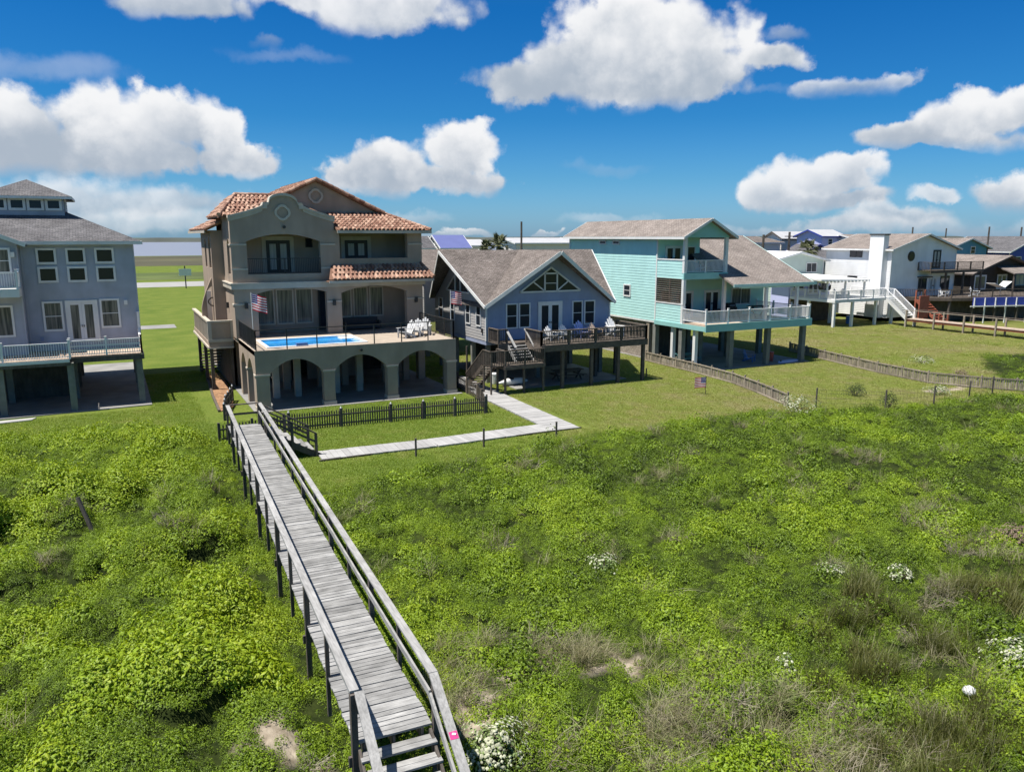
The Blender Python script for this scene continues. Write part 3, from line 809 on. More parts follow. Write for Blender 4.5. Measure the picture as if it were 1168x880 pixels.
# ---- tile roofs
def tiles(mb, p0, p1, p2, p3, w=.3, l=.42, r=.115):
    """barrel tiles on the slope p0-p1 (eave) to p3-p2 (top)"""
    p0,p1,p2,p3=map(Vector,(p0,p1,p2,p3))
    H=(p3+p2)/2-(p0+p1)/2; e=(p1-p0); ed=e.normalized()
    nrm=ed.cross(H).normalized()
    if nrm.z<0: nrm=-nrm
    up=(H-ed*H.dot(ed)).normalized(); hl=H.dot(up)
    rows=max(1,int(hl/l))
    for i in range(rows):
        t0=i/rows; t1=(i+1)/rows
        L0=p0+(p3-p0)*t0; R0=p1+(p2-p1)*t0; L1=p0+(p3-p0)*t1; R1=p1+(p2-p1)*t1
        s0=max((L0-p0).dot(ed),(L1-p0).dot(ed)); s1=min((R0-p0).dot(ed),(R1-p0).dot(ed))
        k=int((s1-s0)/w)
        if k<1: continue
        st=s0+((s1-s0)-k*w)/2
        for j in range(k):
            c=st+(j+.5)*w; rr=r*random.uniform(.92,1.08); lift=random.uniform(0,.02)
            b0=p0+ed*c+up*(hl*t0-.05); b1=p0+ed*c+up*(hl*t1+.03)
            ring0=[];ring1=[]
            for q in range(6):
                a=PI*q/5
                ring0.append(b0+ed*(math.cos(a)*rr)+nrm*(math.sin(a)*rr*.9+.045+lift)); ring1.append(b1+ed*(math.cos(a)*rr*.86)+nrm*(math.sin(a)*rr*.75+.01))
            vs=ring0+ring1
            mb.mesh(vs,[(q,q+1,6+q+1,6+q) for q in range(5)]+[(5,4,3,2,1,0)],0)
            pan=[b0+ed*(w*.5-rr*.4)+nrm*.02,b0+ed*(w*.5+rr*.9)+nrm*.02,b1+ed*(w*.5+rr*.9)+nrm*.004,b1+ed*(w*.5-rr*.4)+nrm*.004]
            mb.face(pan,0)
e=10.98; xl,xr=5.95,20.95; yb=71.5
# front skirt, side slopes of the dutch gable
skT=12.2
mb=MB()
kz=(skT-e)/(57.62-54.35)
roof_slab(mb,[(14.06,54.35,e),(xr,54.35,e),(18.35,57.62,skT),(14.06,57.62,skT)],.12)
roof_slab(mb,[(7.3,55.62,e+kz*1.27),(14.06,55.62,e+kz*1.27),(14.06,57.62,skT),(8.55,57.62,skT)],.12)
roof_slab(mb,[(xr,54.35,e),(xr,yb,e),(18.35,yb,skT),(18.35,57.6,skT)],.12)
roof_slab(mb,[(18.35,57.25,skT),(18.35,yb,skT),(13.45,yb,14.5),(13.45,57.25,14.5)],.14)
kx=(skT-e)/(8.55-xl); zt_=e+kx*(6.82-xl)
roof_slab(mb,[(xl,yb,e),(xl,58.9,e),(8.55,58.9,skT),(8.55,yb,skT)],.12)
mb.box(7.12,7.4,59.25,62.3,10.9,11.8)
hA,hB,hC=(6.55,55.62,11.86),(8.1,59.0,13.36),(8.1,61.8,13.36)
roof_slab(mb,[hA,(14.0,55.62,11.86),(11.4,59.0,13.36),hB],.12)
roof_slab(mb,[(6.55,62.4,11.86),hA,hB,hC],.12)
roof_slab(mb,[hB,(11.4,59.0,13.36),(11.4,61.8,13.36),hC],.12)
roof_slab(mb,[(12,62.4,11.86),(6.55,62.4,11.86),hC,(11.4,61.8,13.36)],.12)
roof_slab(mb,[(8.55,yb,skT),(8.55,57.25,skT),(13.45,57.25,14.5),(13.45,yb,14.5)],.14)
M['roof_under']=mat('roof_underlay',(.20,.11,.075),.9,.15,2)
rf=mb.build('roof',M['roof_under'],H2)
mb=MB()
tiles(mb,(14.1,54.3,e),(xr,54.3,e),(18.35,57.55,skT),(14.1,57.55,skT))
tiles(mb,hA,(13.0,55.62,11.86),(11.3,59.0,13.36),hB)
tiles(mb,(xl,70,e),(xl,58.9,e),(8.55,58.9,skT),(8.55,70,skT))
tiles(mb,(6.55,62.4,11.86),hA,hB,hC)
tiles(mb,(8.55,70,skT),(8.55,57.25,skT),(13.4,57.25,14.48),(13.4,70,14.48))
# ridge and verge rolls
def roll(p,q,r=.12,l=.4):
    p,q=Vector(p),Vector(q); k=max(1,int((q-p).length/l))
    for i in range(k):
        mb.tube([p+(q-p)*(i/k),p+(q-p)*((i+1.15)/k)],[r*1.1,r*.9],8)
roll((13.45,57.2,14.55),(13.45,70,14.55)); roll((18.4,57.2,12.25),(13.45,57.2,14.55)); roll((8.5,57.2,12.25),(13.45,57.2,14.55)); roll((xr,54.35,e+.04),(18.35,57.6,skT+.06)); roll((6.55,55.62,11.95),(8.1,59.0,13.44)); roll((8.1,59.0,13.44),(11.3,59.0,13.44)); roll((xl,58.9,e+.05),(7.0,58.9,e+kx*1.05+.05))
mb.build('roof_tiles',M['tile'],rf)
tb=MB(); tb.beam((14.05,54.3,e-.14),(xr,54.3,e-.14),.08,.2,side=(0,1,0)); tb.beam((xr,54.3,e-.14),(xr,yb,e-.14),.08,.2,side=(1,0,0)); tb.beam((xl,58.9,e-.12),(xl,yb,e-.12),.08,.2,side=(1,0,0)); tb.build('eave_trim',M[T],rf)
# lean-to tile roof over the middle floor
mb=MB(); roof_slab(mb,[(13.2,53.7,7.62),(20.85,53.7,7.62),(20.35,55.05,8.55),(13.7,55.05,8.55)],.12); mb.box(13.25,20.8,53.78,54.9,7.42,7.5); pr_=mb.build('porch_roof',M['roof_under'],H2)
mb=MB(); tiles(mb,(13.25,53.66,7.62),(20.85,53.66,7.62),(20.35,54.98,8.53),(13.7,54.98,8.53)); roll((20.85,53.7,7.68),(20.35,55.0,8.6)); mb.build('porch_tiles',M['tile'],pr_)
tb=MB(); tb.box(13.2,20.85,53.62,53.7,7.36,7.52); tb.build('eave_trim',M[T],pr_)

# ================================================================== BLUE house
H3 = thing('beach_house', (28.7, 55.3, 0), 'low slate-blue cross-gabled house with brown shingles and a dark timber deck', 'house')
mb=MB()
clap(mb,FR('f',50.4),[(23.5,3.15),(34.0,3.15),(34.0,5.6),(28.75,9.38),(23.5,5.6)],.2)
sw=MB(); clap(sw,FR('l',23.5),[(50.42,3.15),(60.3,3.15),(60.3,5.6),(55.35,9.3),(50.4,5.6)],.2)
clap(mb,FR('r',34.0),[(50.4,3.15),(60.3,3.15),(60.3,5.6),(55.35,9.3),(50.4,5.6)],.2)
mb.box(23.6,33.9,60.1,60.3,3.15,5.6); mb.box(23.5,34.0,50.4,60.3,2.85,3.12)
mb.build('wall',M['blue_siding'],H3); sw.build('side_wall',M['sunlit_siding'],H3)  # left wall coloured paler than the front to stand in for sun on it
cb=MB(); cb.box(23.44,23.56,50.34,50.46,3.15,5.55); cb.box(33.94,34.06,50.34,50.46,3.15,5.55); cb.build_split('corner_board',M['white'],H3)
mb=MB(); zc=9.5; ze=5.68
roof_slab(mb,[(23.25,50.0,ze),(28.73,55.35,zc),(21.95,55.35,zc)],.16)
roof_slab(mb,[(34.2,50.0,ze),(35.4,55.35,zc),(28.73,55.35,zc)],.16)
roof_slab(mb,[(34.2,60.7,ze),(23.25,60.7,ze),(21.95,55.35,zc),(35.4,55.35,zc)],.16)
roof_slab(mb,[(23.25,55.35,ze+.012),(23.25,50.0,ze+.012),(28.73,48.85,zc+.012),(28.73,55.36,zc+.012)],.16)
roof_slab(mb,[(34.2,50.0,ze+.012),(34.2,55.35,ze+.012),(28.73,55.36,zc+.012),(28.73,48.85,zc+.012)],.16)
rf=mb.build('roof',M['brown_roof'],H3)
tb=MB(); d=.11
for a,b in (((23.2,49.95,ze-d),(28.73,48.8,zc-d)),((34.25,49.95,ze-d),(28.73,48.8,zc-d))): tb.beam(a,b,.06,.26)
for a,b in (((23.2,49.95,ze-d),(21.9,55.35,zc-d)),((23.2,60.75,ze-d),(21.9,55.35,zc-d)),((34.25,60.7,ze-d),(35.45,55.35,zc-d)),((34.28,49.95,ze-d),(35.45,55.35,zc-d))): tb.beam(a,b,.06,.2)
tb.build('rake_board',M['white'],rf)
f=FR('f',50.4)
window(H3,f,25.05,26.0,3.95,5.78,hm=(.5,)); window(H3,f,26.1,27.05,3.95,5.78,hm=(.5,),gl='glass')
french_door(H3,f,27.7,29.75,3.2,5.82,fw=.16,stile=.14)
window(H3,f,30.62,31.55,3.95,5.78,hm=(.5,)); window(H3,f,31.68,32.65,3.95,5.78,hm=(.5,))
# triangular gable window
mb=MB(); zb_=6.55; c=28.75; hw_=2.55; zt=8.3
def bar(p,q,w=.11): mb.beam((p[0],50.33,p[1]),(q[0],50.33,q[1]),.1,w,side=(0,1,0))
bar((c-hw_,zb_),(c+hw_,zb_)); bar((c-hw_,zb_+.03),(c,zt)); bar((c+hw_,zb_+.03),(c,zt)); bar((c-.52,zb_),(c-.52,7.9)); bar((c+.52,zb_),(c+.52,7.9)); bar((c-.52,7.86),(c+.52,7.86)); bar((c-.52,7.15),(c+.52,7.15),.05); bar((c-.55,zb_+.05),(c-1.45,7.25),.08); bar((c+.55,zb_+.05),(c+1.45,7.25),.08)
gw=mb.build('gable_window',M['white'],H3)
mb=MB(); mb.prism([(c-hw_+.1,50.36,zb_),(c+hw_-.1,50.36,zb_),(c,50.36,zt-.05)],(0,.03,0)); mb.build('pane',M['glass'],gw)
l=FR('l',23.5)
for y in (51.2,53.1,56.1,58.5): window(H3,l,y,y+.85,4.1,5.72,hm=(.5,),fw=.08)
mb=MB(); zb_=6.4; c=55.35; hw_=2.3; zt=8.0
def bar2(p,q,w=.1): mb.beam((23.43,p[0],p[1]),(23.43,q[0],q[1]),.1,w,side=(1,0,0))
bar2((c-hw_,zb_),(c+hw_,zb_)); bar2((c-hw_,zb_),(c,zt)); bar2((c+hw_,zb_),(c,zt)); bar2((c-.5,zb_),(c-.5,7.65)); bar2((c+.5,zb_),(c+.5,7.65))
gw=mb.build('gable_window',M['white'],H3)
mb=MB(); mb.prism([(23.46,c-hw_+.1,zb_),(23.46,c+hw_-.1,zb_),(23.46,c,zt-.05)],(.03,0,0)); mb.build('pane',M['glass'],gw)
mb=MB(); l.box(mb,50.9,51.1,.03,.1,3.7,4.0); mb.build('outlet_box',M['metal_dark'],H3)
# deck
mb=MB(); plank_deck(mb,25.8,34.6,46.4,50.38,3.15,along='y'); plank_deck(mb,23.6,25.8,48.7,50.38,3.15,along='y'); dk=mb.build('deck',M['wood_brown'],H3)
mb=MB(); mb.box(25.75,34.7,46.3,46.39,2.72,3.14); mb.box(34.61,34.7,46.39,50.38,2.72,3.14); mb.box(25.72,25.79,46.39,48.7,2.72,3.14); mb.box(23.6,25.79,48.62,48.69,2.72,3.14)
for x in (27.5,29.5,31.5,33.2): mb.box(x,x+.06,46.4,50.3,2.85,3.1)
mb.build('rim_beam',M['wood_brown'],dk)
dl=MB(); mbw='wood_brown'
railing(dk,[(25.8,46.42,3.15),(34.62,46.42,3.15)],.98,mbw,post=.12,bal=.13,bw=.04,top=(.2,.06),every=2.2,cap=False,mid=(.62,))
railing(dk,[(34.62,46.42,3.15),(34.62,50.3,3.15)],.98,mbw,post=.12,bal=.13,bw=.04,top=(.2,.06),every=2.0,cap=False,mid=(.62,))
railing(dk,[(25.8,46.42,3.15),(25.8,48.6,3.15)],.98,mbw,post=.12,bal=.13,bw=.04,top=(.16,.06),every=2.4,cap=False)
railing(dk,[(23.65,50.2,3.15),(23.65,48.7,3.15),(24.3,48.7,3.15)],.98,mbw,post=.12,bal=.13,bw=.04,top=(.16,.06),every=2.0,cap=False)
# stair down to the platform
mb=MB(); steps(mb,(24.4,48.65,3.1),(24.4,47.5,2.05),(1.3,0,0),5,depth=.28); mb.beam((24.36,48.7,2.95),(24.36,47.4,1.95),.05,.26,side=(1,0,0)); mb.beam((25.74,48.7,2.95),(25.74,47.4,1.95),.05,.26,side=(1,0,0))
st=mb.build('upper_stair',M['wood_grey'],dk)
hr=MB(); hr.beam((24.32,48.8,4.1),(24.32,47.35,3.0),.16,.06,side=(1,0,0)); hr.beam((25.78,48.8,4.1),(25.78,47.35,3.0),.16,.06,side=(1,0,0)); hr.build('handrail',M['wood_grey_y'],dk)
mb=MB(); plank_deck(mb,22.9,26.0,46.2,47.6,2.0,along='y'); pf=mb.build('platform',M['wood_brown'],H3)
railing(pf,[(22.95,47.5,2.0),(22.95,46.25,2.0),(25.95,46.25,2.0),(25.95,47.5,2.0)],1.0,mbw,post=.1,bal=.13,bw=.04,top=(.12,.05),every=1.5,cap=False)
mb=MB(); mb.box(22.9,26.0,46.15,46.2,1.72,1.96); mb.box(22.85,22.9,46.2,47.6,1.72,1.96); mb.build('rim_beam',M['wood_brown'],pf)
piles(pf,[(22.98,46.3),(25.9,46.3),(24.4,46.3),(22.98,47.5)],0,1.95,.13,'wood_brown','post')
mb=MB(); steps(mb,(21.9,47.6,2.0),(21.9,50.3,0.02),(1.0,0,0),8,depth=.3); mb.beam((21.9,47.6,1.85),(21.9,50.4,-.05),.05,.28,side=(1,0,0)); mb.beam((22.92,47.6,1.85),(22.92,50.4,-.05),.05,.28,side=(1,0,0)); plank_deck(mb,21.9,22.9,46.3,47.6,2.0,along='y'); ls=mb.build('lower_stair',M['wood_brown'],H3)
mb=MB()
for x in (21.9,):
    mb.beam((x,47.5,3.0),(x,50.4,.95),.1,.06,side=(1,0,0))
    for i in range(22):
        t=i/21; y=47.5+2.9*t; z=3.0-2.05*t; mb.box(x-.02,x+.02,y-.02,y+.02,z-.95,z)
    mb.beam((21.9,46.3,3.0),(22.95,46.3,3.0),.1,.06); mb.beam((21.9,46.3,3.0),(21.9,47.5,3.0),.1,.06)
    for i in range(8): mb.box(21.9+i*.13,21.94+i*.13,46.28,46.32,2.0,3.0); mb.box(21.88,21.92,46.35+i*.14,46.39+i*.14,2.0,3.0)
mb.build('railing',M['wood_brown'],ls)
piles(ls,[(21.95,47.5),(21.95,50.35),(21.95,46.35)],0,2.9,.1,'wood_brown','post')
piles(H3,[(27.6,46.6),(30.0,46.6),(32.3,46.6),(34.5,46.6),(32.3,49.6),(29.6,49.6),(34.4,50.0)],0,2.8,.22,'wood_brown','deck_post')
piles(H3,[(23.8,50.8),(23.8,53.4),(23.8,56.6),(23.8,59.8),(28,51),(33.6,51),(33.6,55.5),(33.6,60),(28.5,59.8),(28.5,55.5)],0,2.9,.3,'piling')
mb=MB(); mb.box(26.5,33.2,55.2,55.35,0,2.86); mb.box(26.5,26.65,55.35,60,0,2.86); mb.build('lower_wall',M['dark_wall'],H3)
mb=MB(); mb.box(24.5,33.8,47.6,60.2,-.05,.06); mb.build('floor_slab',M['concrete'],H3)

# ================================================================== MINT house
H4 = thing('beach_house', (46, 56, 0), 'mint-green house on pilings with stacked corner porches and wrapping white railings', 'house')
mb=MB(); X0=41.0; Y0=50.2
clap(mb,FR('l',X0),[(53.8,3.45),(68,3.45),(68,10.5),(53.8,10.5)],.23)
clap(mb,FR('l',X0),[(Y0,3.45),(53.8,3.45),(53.8,5.05),(Y0,5.05)],.23)
clap(mb,FR('l',X0),[(Y0,7.15),(53.8,7.15),(53.8,8.62),(Y0,8.62)],.23)
clap(mb,FR('f',53.8),[(X0,3.45),(53.2,3.45),(53.2,6.7),(45.5,6.7),(45.5,10.5),(X0,10.5)],.23)
mb.box(45.3,45.5,54,68,6.5,10.5); mb.box(X0,45.5,67.8,68,3.5,10.5); mb.box(45.5,53.2,63.8,64,3.5,6.8); mb.box(53,53.2,54,64,3.5,6.8)
wl=mb.build('wall',M['mint_siding'],H4)
mb=MB(); mb.box(X0-.04,45.55,Y0-.04,Y0+.1,7.1,7.62); mb.build('porch_band',M['mint_dark'],H4); mb=MB(); mb.box(X0,45.5,Y0+.1,53.8,7.2,7.6); mb.build('porch_floor',M['mint_dark'],H4); mb=MB(); mb.prism([(X0-.1,Y0-.02,10.5),(45.6,Y0-.02,10.5),(43.25,Y0-.02,11.85)],(0,.2,0)); mb.build('gable_panel',M['mint_dark'],H4); mb=MB(); mb.box(40.9,52.3,47.3,53.8,3.2,3.55); mb.build('floor_frame',M['mint_dark'],H4); mb=MB(); mb.box(X0-.08,52.4,47.22,47.3,3.15,3.75)
mb.build('porch_band',M['mint_dark'],H4)
mb=MB(); mb.box(X0,45.5,Y0,53.8,10.44,10.5); mb.build('porch_ceiling',M['mint_dark'],H4)
cb=MB(); cb.box(X0-.06,X0+.04,53.72,53.86,3.5,10.45); cb.box(X0-.06,X0+.02,67.9,68.05,3.5,10.5); cb.box(X0-.05,X0+.02,Y0,53.75,8.62,8.72); cb.box(X0-.05,X0+.02,Y0,53.75,5.05,5.15); cb.box(X0-.06,X0,47.3,68,3.3,3.42)
cb.build_split('corner_board',M['white'],H4)
# upper roof (gable, ridge along y)
gable_roof(H4,40.5,46.0,49.7,68.4,10.52,11.98,'y','tan_roof',trim='white')
# porch posts
for x,y in ((X0+.1,Y0+.12),(45.35,Y0+.12)):
    mb=MB(); mb.box(x-.13,x+.13,y-.13,y+.13,7.62,10.44); mb.build('porch_post',M['white'],H4)
    mb=MB(); mb.box(x-.13,x+.13,y-.13,y+.13,3.55,7.1); mb.build('porch_post',M['white'],H4)
railing(H4,[(X0+.25,Y0+.1,7.62),(45.25,Y0+.1,7.62)],1.0,every=2.1,cap=False)
# louvred screen on the left of the lower porch
mb=MB(); z=5.2
while z<7.1: mb.beam((X0,Y0+.3,z),(X0,53.7,z),.05,.13,side=(1,0,.6)); z+=.17
mb.box(X0-.04,X0+.04,51.9,52.0,5.15,7.15); mb.build('louvre_screen',M['wood_brown'],H4)
# lower roof
mb=MB(); roof_slab(mb,[(44.6,48.4,6.72),(53.5,48.4,6.72),(53.5,57.2,10.62),(44.6,57.2,10.62)],.16); roof_slab(mb,[(53.5,66,6.72),(45.5,66,6.72),(45.5,57.2,10.62),(53.5,57.2,10.62)],.16)
mb.prism([(53.0,48.8,6.6),(53.0,65.6,6.6),(53.0,57.2,10.4)],(.2,0,0))
rf=mb.build('lower_roof',M['tan_roof'],H4)
tb=MB(); tb.beam((44.6,48.36,6.6),(53.9,48.36,6.6),.06,.24,side=(0,1,0)); tb.beam((53.54,48.4,6.6),(53.54,57.2,10.5),.06,.24,side=(1,0,0)); tb.box(45.6,53.2,48.5,48.8,6.35,6.5); tb.build('fascia',M['mint_pale'],rf)
for x in (48.4,51.9):
    mb=MB(); mb.box(x-.12,x+.12,48.5,48.74,3.55,6.36); mb.build('porch_post',M['white'],H4)
mb=MB(); plank_deck(mb,X0,52.3,47.32,53.7,3.6,along='y',t=.03); dk=mb.build('deck',M['wood_tan'],H4)
railing(dk,[(X0+.05,Y0+.05,3.75),(X0+.05,47.42,3.75),(52.25,47.42,3.75),(52.25,53.6,3.75)],1.0,every=2.25)
# windows and doors
l=FR('l',X0)
window(H4,l,57.4,58.5,5.25,6.35,hm=(.5,),fw=.12)
window(H4,l,59.3,60.4,9.8,10.18,fw=.1); window(H4,l,61.5,62.6,9.8,10.18,fw=.1)
mb=MB(); mb.prism([(X0-.06,62.2,7.2),(X0-.06,62.5,7.2),(X0-.06,62.4,7.9)],(-.03,0,0)); mb.build('wall_bracket',M['metal_dark'],H4)
b=FR('f',53.8)
french_door(H4,b,41.8,43.6,7.62,9.75); window(H4,b,44.1,45.0,8.4,9.7)
french_door(H4,b,43.2,45.0,3.65,5.9); window(H4,b,41.5,42.6,4.5,6.0,gl='glass_curtain')
french_door(H4,b,46.2,48.0,3.65,5.9); window(H4,b,49.3,51.6,4.5,6.0,gl='glass_curtain',vm=(.5,))
# pilings, slab and lower walls
piles(H4,[(41.2,50.4),(41.2,53.9),(44.0,47.8),(44.0,51.5),(48.0,47.8),(48.0,52.5),(52.0,47.8),(52.0,52.8),(46.0,55.5),(50.0,55.5)],0,3.2,.4,'piling')
piles(H4,[(41.25,48.8),(41.25,51.6)],0,3.25,.3,'white','white_post')
mb=MB(); mb.box(41.2,41.4,55.0,67.5,0,3.3); mb.build('brick_wall',M['brick'],H4)
mb=MB(); mb.box(41.4,46.5,56.0,56.2,0,3.2); mb.box(46.3,46.5,56.2,66,0,3.2); mb.build('lower_wall',M['dark_wall'],H4)
mb=MB(); mb.box(41.0,41.5,54.6,55.0,0,3.3); mb.build('corner_pier',M['wood_fence'],H4)
mb=MB(); mb.box(41.0,52.6,47.4,66,-.05,.07); mb.build('floor_slab',M['concrete'],H4)
# ================================================================== houses to the right and behind
# pale green house with white deck
H5 = thing('beach_house', (79, 72, 0), 'pale green low-gabled house with flat-roofed white porch and railed white deck', 'house')
house_walls(H5, 74.6, 83.4, 74, 84, 0.2, 7.55, 8.45, 'y', 'pale_green')
mb=MB(); roof_slab(mb,[(74.0,73.5,7.6),(79,73.5,8.65),(79,84.4,8.65),(74.0,84.4,7.6)],.22); roof_slab(mb,[(79,73.5,8.65),(84.2,73.5,7.5),(84.2,84.4,7.5),(79,84.4,8.65)],.22); mb.build('roof',M['whitesiding'],H5)
window(H5,FR('f',74),80.3,82.2,5.95,7.2,vm=(.5,),fw=.09)
mb=MB(); mb.box(74.4,81.5,71,73.95,.2,5.4); mb.build('porch_wall',M['periwinkle'],H5)
M['lilac']=M['periwinkle']
french_door(H5,FR('f',71),77.6,79.4,3.35,5.25); window(H5,FR('f',71),75.0,76.9,3.9,5.2,vm=(.5,)); window(H5,FR('f',71),79.8,81.2,3.9,5.2)
mb=MB(); roof_slab(mb,[(73.4,65.2,5.62),(81.6,65.2,5.42),(81.6,73.9,5.8),(73.4,73.9,6.0)],.2)
x=74.0
while x<81.4: mb.box(x,x+.08,65.0,66.2,5.2,5.38); x+=.6
mb.build('porch_roof',M['white'],H5)
for x,y in ((74.9,65.6),(77.9,65.6),(81.2,65.6)):
    mb=MB(); mb.box(x-.09,x+.09,y-.09,y+.09,3.3,5.3); mb.build('porch_post',M['white'],H5)
mb=MB(); plank_deck(mb,74.6,84.8,64.1,70.9,3.3,along='y',board=.3); dk=mb.build('deck',M['white'],H5)
mb=MB(); mb.box(74.5,84.9,64.0,64.1,2.95,3.28); mb.box(74.5,74.6,64.1,70.9,2.95,3.28); mb.build('rim_beam',M['white'],dk)
railing(dk,[(74.6,70.8,3.3),(74.6,64.1,3.3),(83.2,64.1,3.3)],1.0,every=2.2,cap=False,bal=.16)
railing(dk,[(84.75,64.1,3.3),(84.75,70.5,3.3)],1.0,every=2.2,cap=False,bal=.2)
piles(H5,[(74.7,64.2),(77.7,64.2),(82.0,64.4),(84.7,64.2),(74.7,68),(79,68.5)],0,2.95,.28,'white','deck_post')
mb=MB(); mb.box(74.4,81.5,70.6,70.8,.1,3.0); mb.build('lower_wall',M['dark_wall'],H5)
mb=MB(); steps(mb,(83.3,64.0,3.3),(83.3,61.2,1.05),(1.4,0,0),9,depth=.3); mb.beam((83.26,64.0,3.1),(83.26,61.1,.95),.06,.3,side=(1,0,0)); mb.beam((84.74,64.0,3.1),(84.74,61.1,.95),.06,.3,side=(1,0,0)); st=mb.build('stair',M['white'],H5)
mb=MB()
for x in (83.25,84.75):
    mb.beam((x,64.05,4.3),(x,61.1,2.05),.1,.06,side=(1,0,0)); mb.beam((x,64.05,3.45),(x,61.1,1.2),.05,.05,side=(1,0,0))
    for i in range(20):
        t=i/19; y=64-2.85*t; z=4.3-2.2*t; mb.box(x-.02,x+.02,y-.02,y+.02,z-.9,z)
    mb.box(x-.07,x+.07,61.05,61.2,0,2.15)
mb.build('handrail',M['white_metal'],st)

# white house with chimney
H6 = thing('beach_house', (92.4, 71, 0), 'tall white gabled house with a square white chimney and brown upper balcony', 'house')
house_walls(H6,86.2,98.6,66,76,0.5,9.0,10.75,'y','whitesiding',step=.22)
gable_roof(H6,85.75,99.05,65.5,76.5,9.0,10.9,'y','tan_roof')
mb=MB(); mb.box(85.3,86.2,66.6,68.6,.5,10.7); ch=mb.build('chimney',M['whitesiding'],H6)
mb=MB(); mb.box(85.2,86.3,66.5,68.7,10.7,10.86); mb.build('chimney_cap',M['metal_dark'],ch)
f=FR('f',66); l=FR('l',86.2)
window(H6,l,70.3,72.2,7.9,9.0,vm=(.5,),frame='metal_dark',gl='glass',fw=.06); window(H6,l,70.8,72.3,5.05,5.5,frame='metal_dark',fw=.06)
mb=MB(); mb.tube([(89.75,65.98,8.1),(89.75,65.88,8.1)],.62,24); rw=mb.build('round_window',M['metal_dark'],H6)
mb=MB(); mb.tube([(89.75,65.99,8.1),(89.75,65.85,8.1)],.5,24); mb.build('pane',M['glass'],rw)
french_door(H6,f,94.0,95.5,6.5,8.85,'metal_dark','glass_blind')
window(H6,f,91.6,93.2,3.6,5.3,frame='metal_dark',gl='glass',fw=.12); window(H6,f,95.9,97.7,3.5,5.5,frame='metal_dark',gl='glass',vm=(.5,))
french_door(H6,f,93.7,95.2,3.25,5.4,gl='glass_blind')
mb=MB(); mb.box(91.3,93.4,65.3,65.95,5.4,5.55); mb.box(91.4,91.5,65.4,65.5,3.2,5.4); mb.build('door_hood',M['wood_dark'],H6)
mb=MB(); plank_deck(mb,91.2,101.8,64.2,65.95,6.35,along='y',board=.3); mb.box(91.2,101.8,64.1,64.2,6.0,6.35); bl=mb.build('balcony',M['wood_brown'],H6)
railing(bl,[(91.25,65.9,6.35),(91.25,64.2,6.35),(101.75,64.2,6.35)],1.0,'wood_brown',bal=.2,every=2.6,cap=False,top=(.1,.06))
piles(bl,[(98.0,64.3),(101.6,64.3),(94.5,64.3)],3.1,6.0,.2,'wood_dark','balcony_post')

# dark brown house
H7 = thing('beach_house', (113, 74, 0), 'dark brown gabled house with tan roof and white glazed doors beside the white house', 'house')
house_walls(H7,105.2,120.5,68,80,0.5,5.5,7.7,'y','brown_house',corner=None,step=.3)
gable_roof(H7,104.6,121.2,67.2,82,5.55,7.95,'y','tan_roof',trim='wood_dark')
f=FR('f',68)
french_door(H7,f,106.1,108.7,3.2,5.3,gl='glass_curtain'); french_door(H7,f,111.2,113.4,3.2,5.3,gl='glass_curtain')
window(H7,f,115.5,118.5,3.6,5.2,frame='teal',gl='glass_blind',vm=(.33,.66))
mb=MB(); roof_slab(mb,[(109.5,64.6,5.6),(116.5,64.6,5.6),(118.0,68.2,6.5),(111,68.2,6.5)],.15); mb.build('awning_roof',M['tan_roof'],H7)
for x in (109.8,116.2):
    mb=MB(); mb.box(x-.1,x+.1,64.7,64.9,3.1,5.45); mb.build('awning_post',M['wood_dark'],H7)
# royal blue corner house on the right edge
H8 = thing('beach_house', (150, 92, 0), 'royal blue gabled house cut off by the right edge', 'house')
house_walls(H8,143.5,157,86,98,.5,7.8,10.4,'y','royal',step=.3); gable_roof(H8,142.6,157.9,85.2,98.6,7.9,10.6,'y','grey_roof')
window(H8,FR('f',86),145.2,147,5,7)
# timber deck serving the white and brown houses
D7 = thing('timber_deck', (96, 63, 0), 'long raised brown timber deck with railing in front of the white house', 'deck')
mb=MB(); mb.prism([(87.2,66.0,3.05),(92.5,61.9,3.05),(115,55.5,3.05),(119,66,3.05),(105,67.8,3.05),(99,65.8,3.05)],(0,0,-.08)); mb.build('deck_floor',M['wood_brown'],D7)
mb=MB(); mb.beam((92.5,61.86,2.85),(115,55.46,2.85),.1,.36); mb.beam((87.2,65.96,2.85),(92.5,61.86,2.85),.1,.36); mb.build('rim_beam',M['wood_brown'],D7)
railing(D7,[(87.3,65.9,3.05),(92.5,61.95,3.05),(115,55.6,3.05)],1.0,'wood_brown',bal=.2,every=2.8,cap=False,top=(.1,.06))
for i in range(8):
    t=i/7; x=92.5+22*t; y=62.1-6.3*t
    mb=MB(); mb.box(x-.13,x+.13,y-.13,y+.13,0,2.7); mb.build('piling',M['wood_dark'],D7)
mb=MB(); mb.prism([(89,66,.1),(94,63.4,.1),(115.5,57.5,.1),(115.5,57.7,.1),(94,63.6,.1),(89.2,66.2,.1)],(0,0,2.7)); mb.build('skirt_wall',M['dark_wall'],D7)

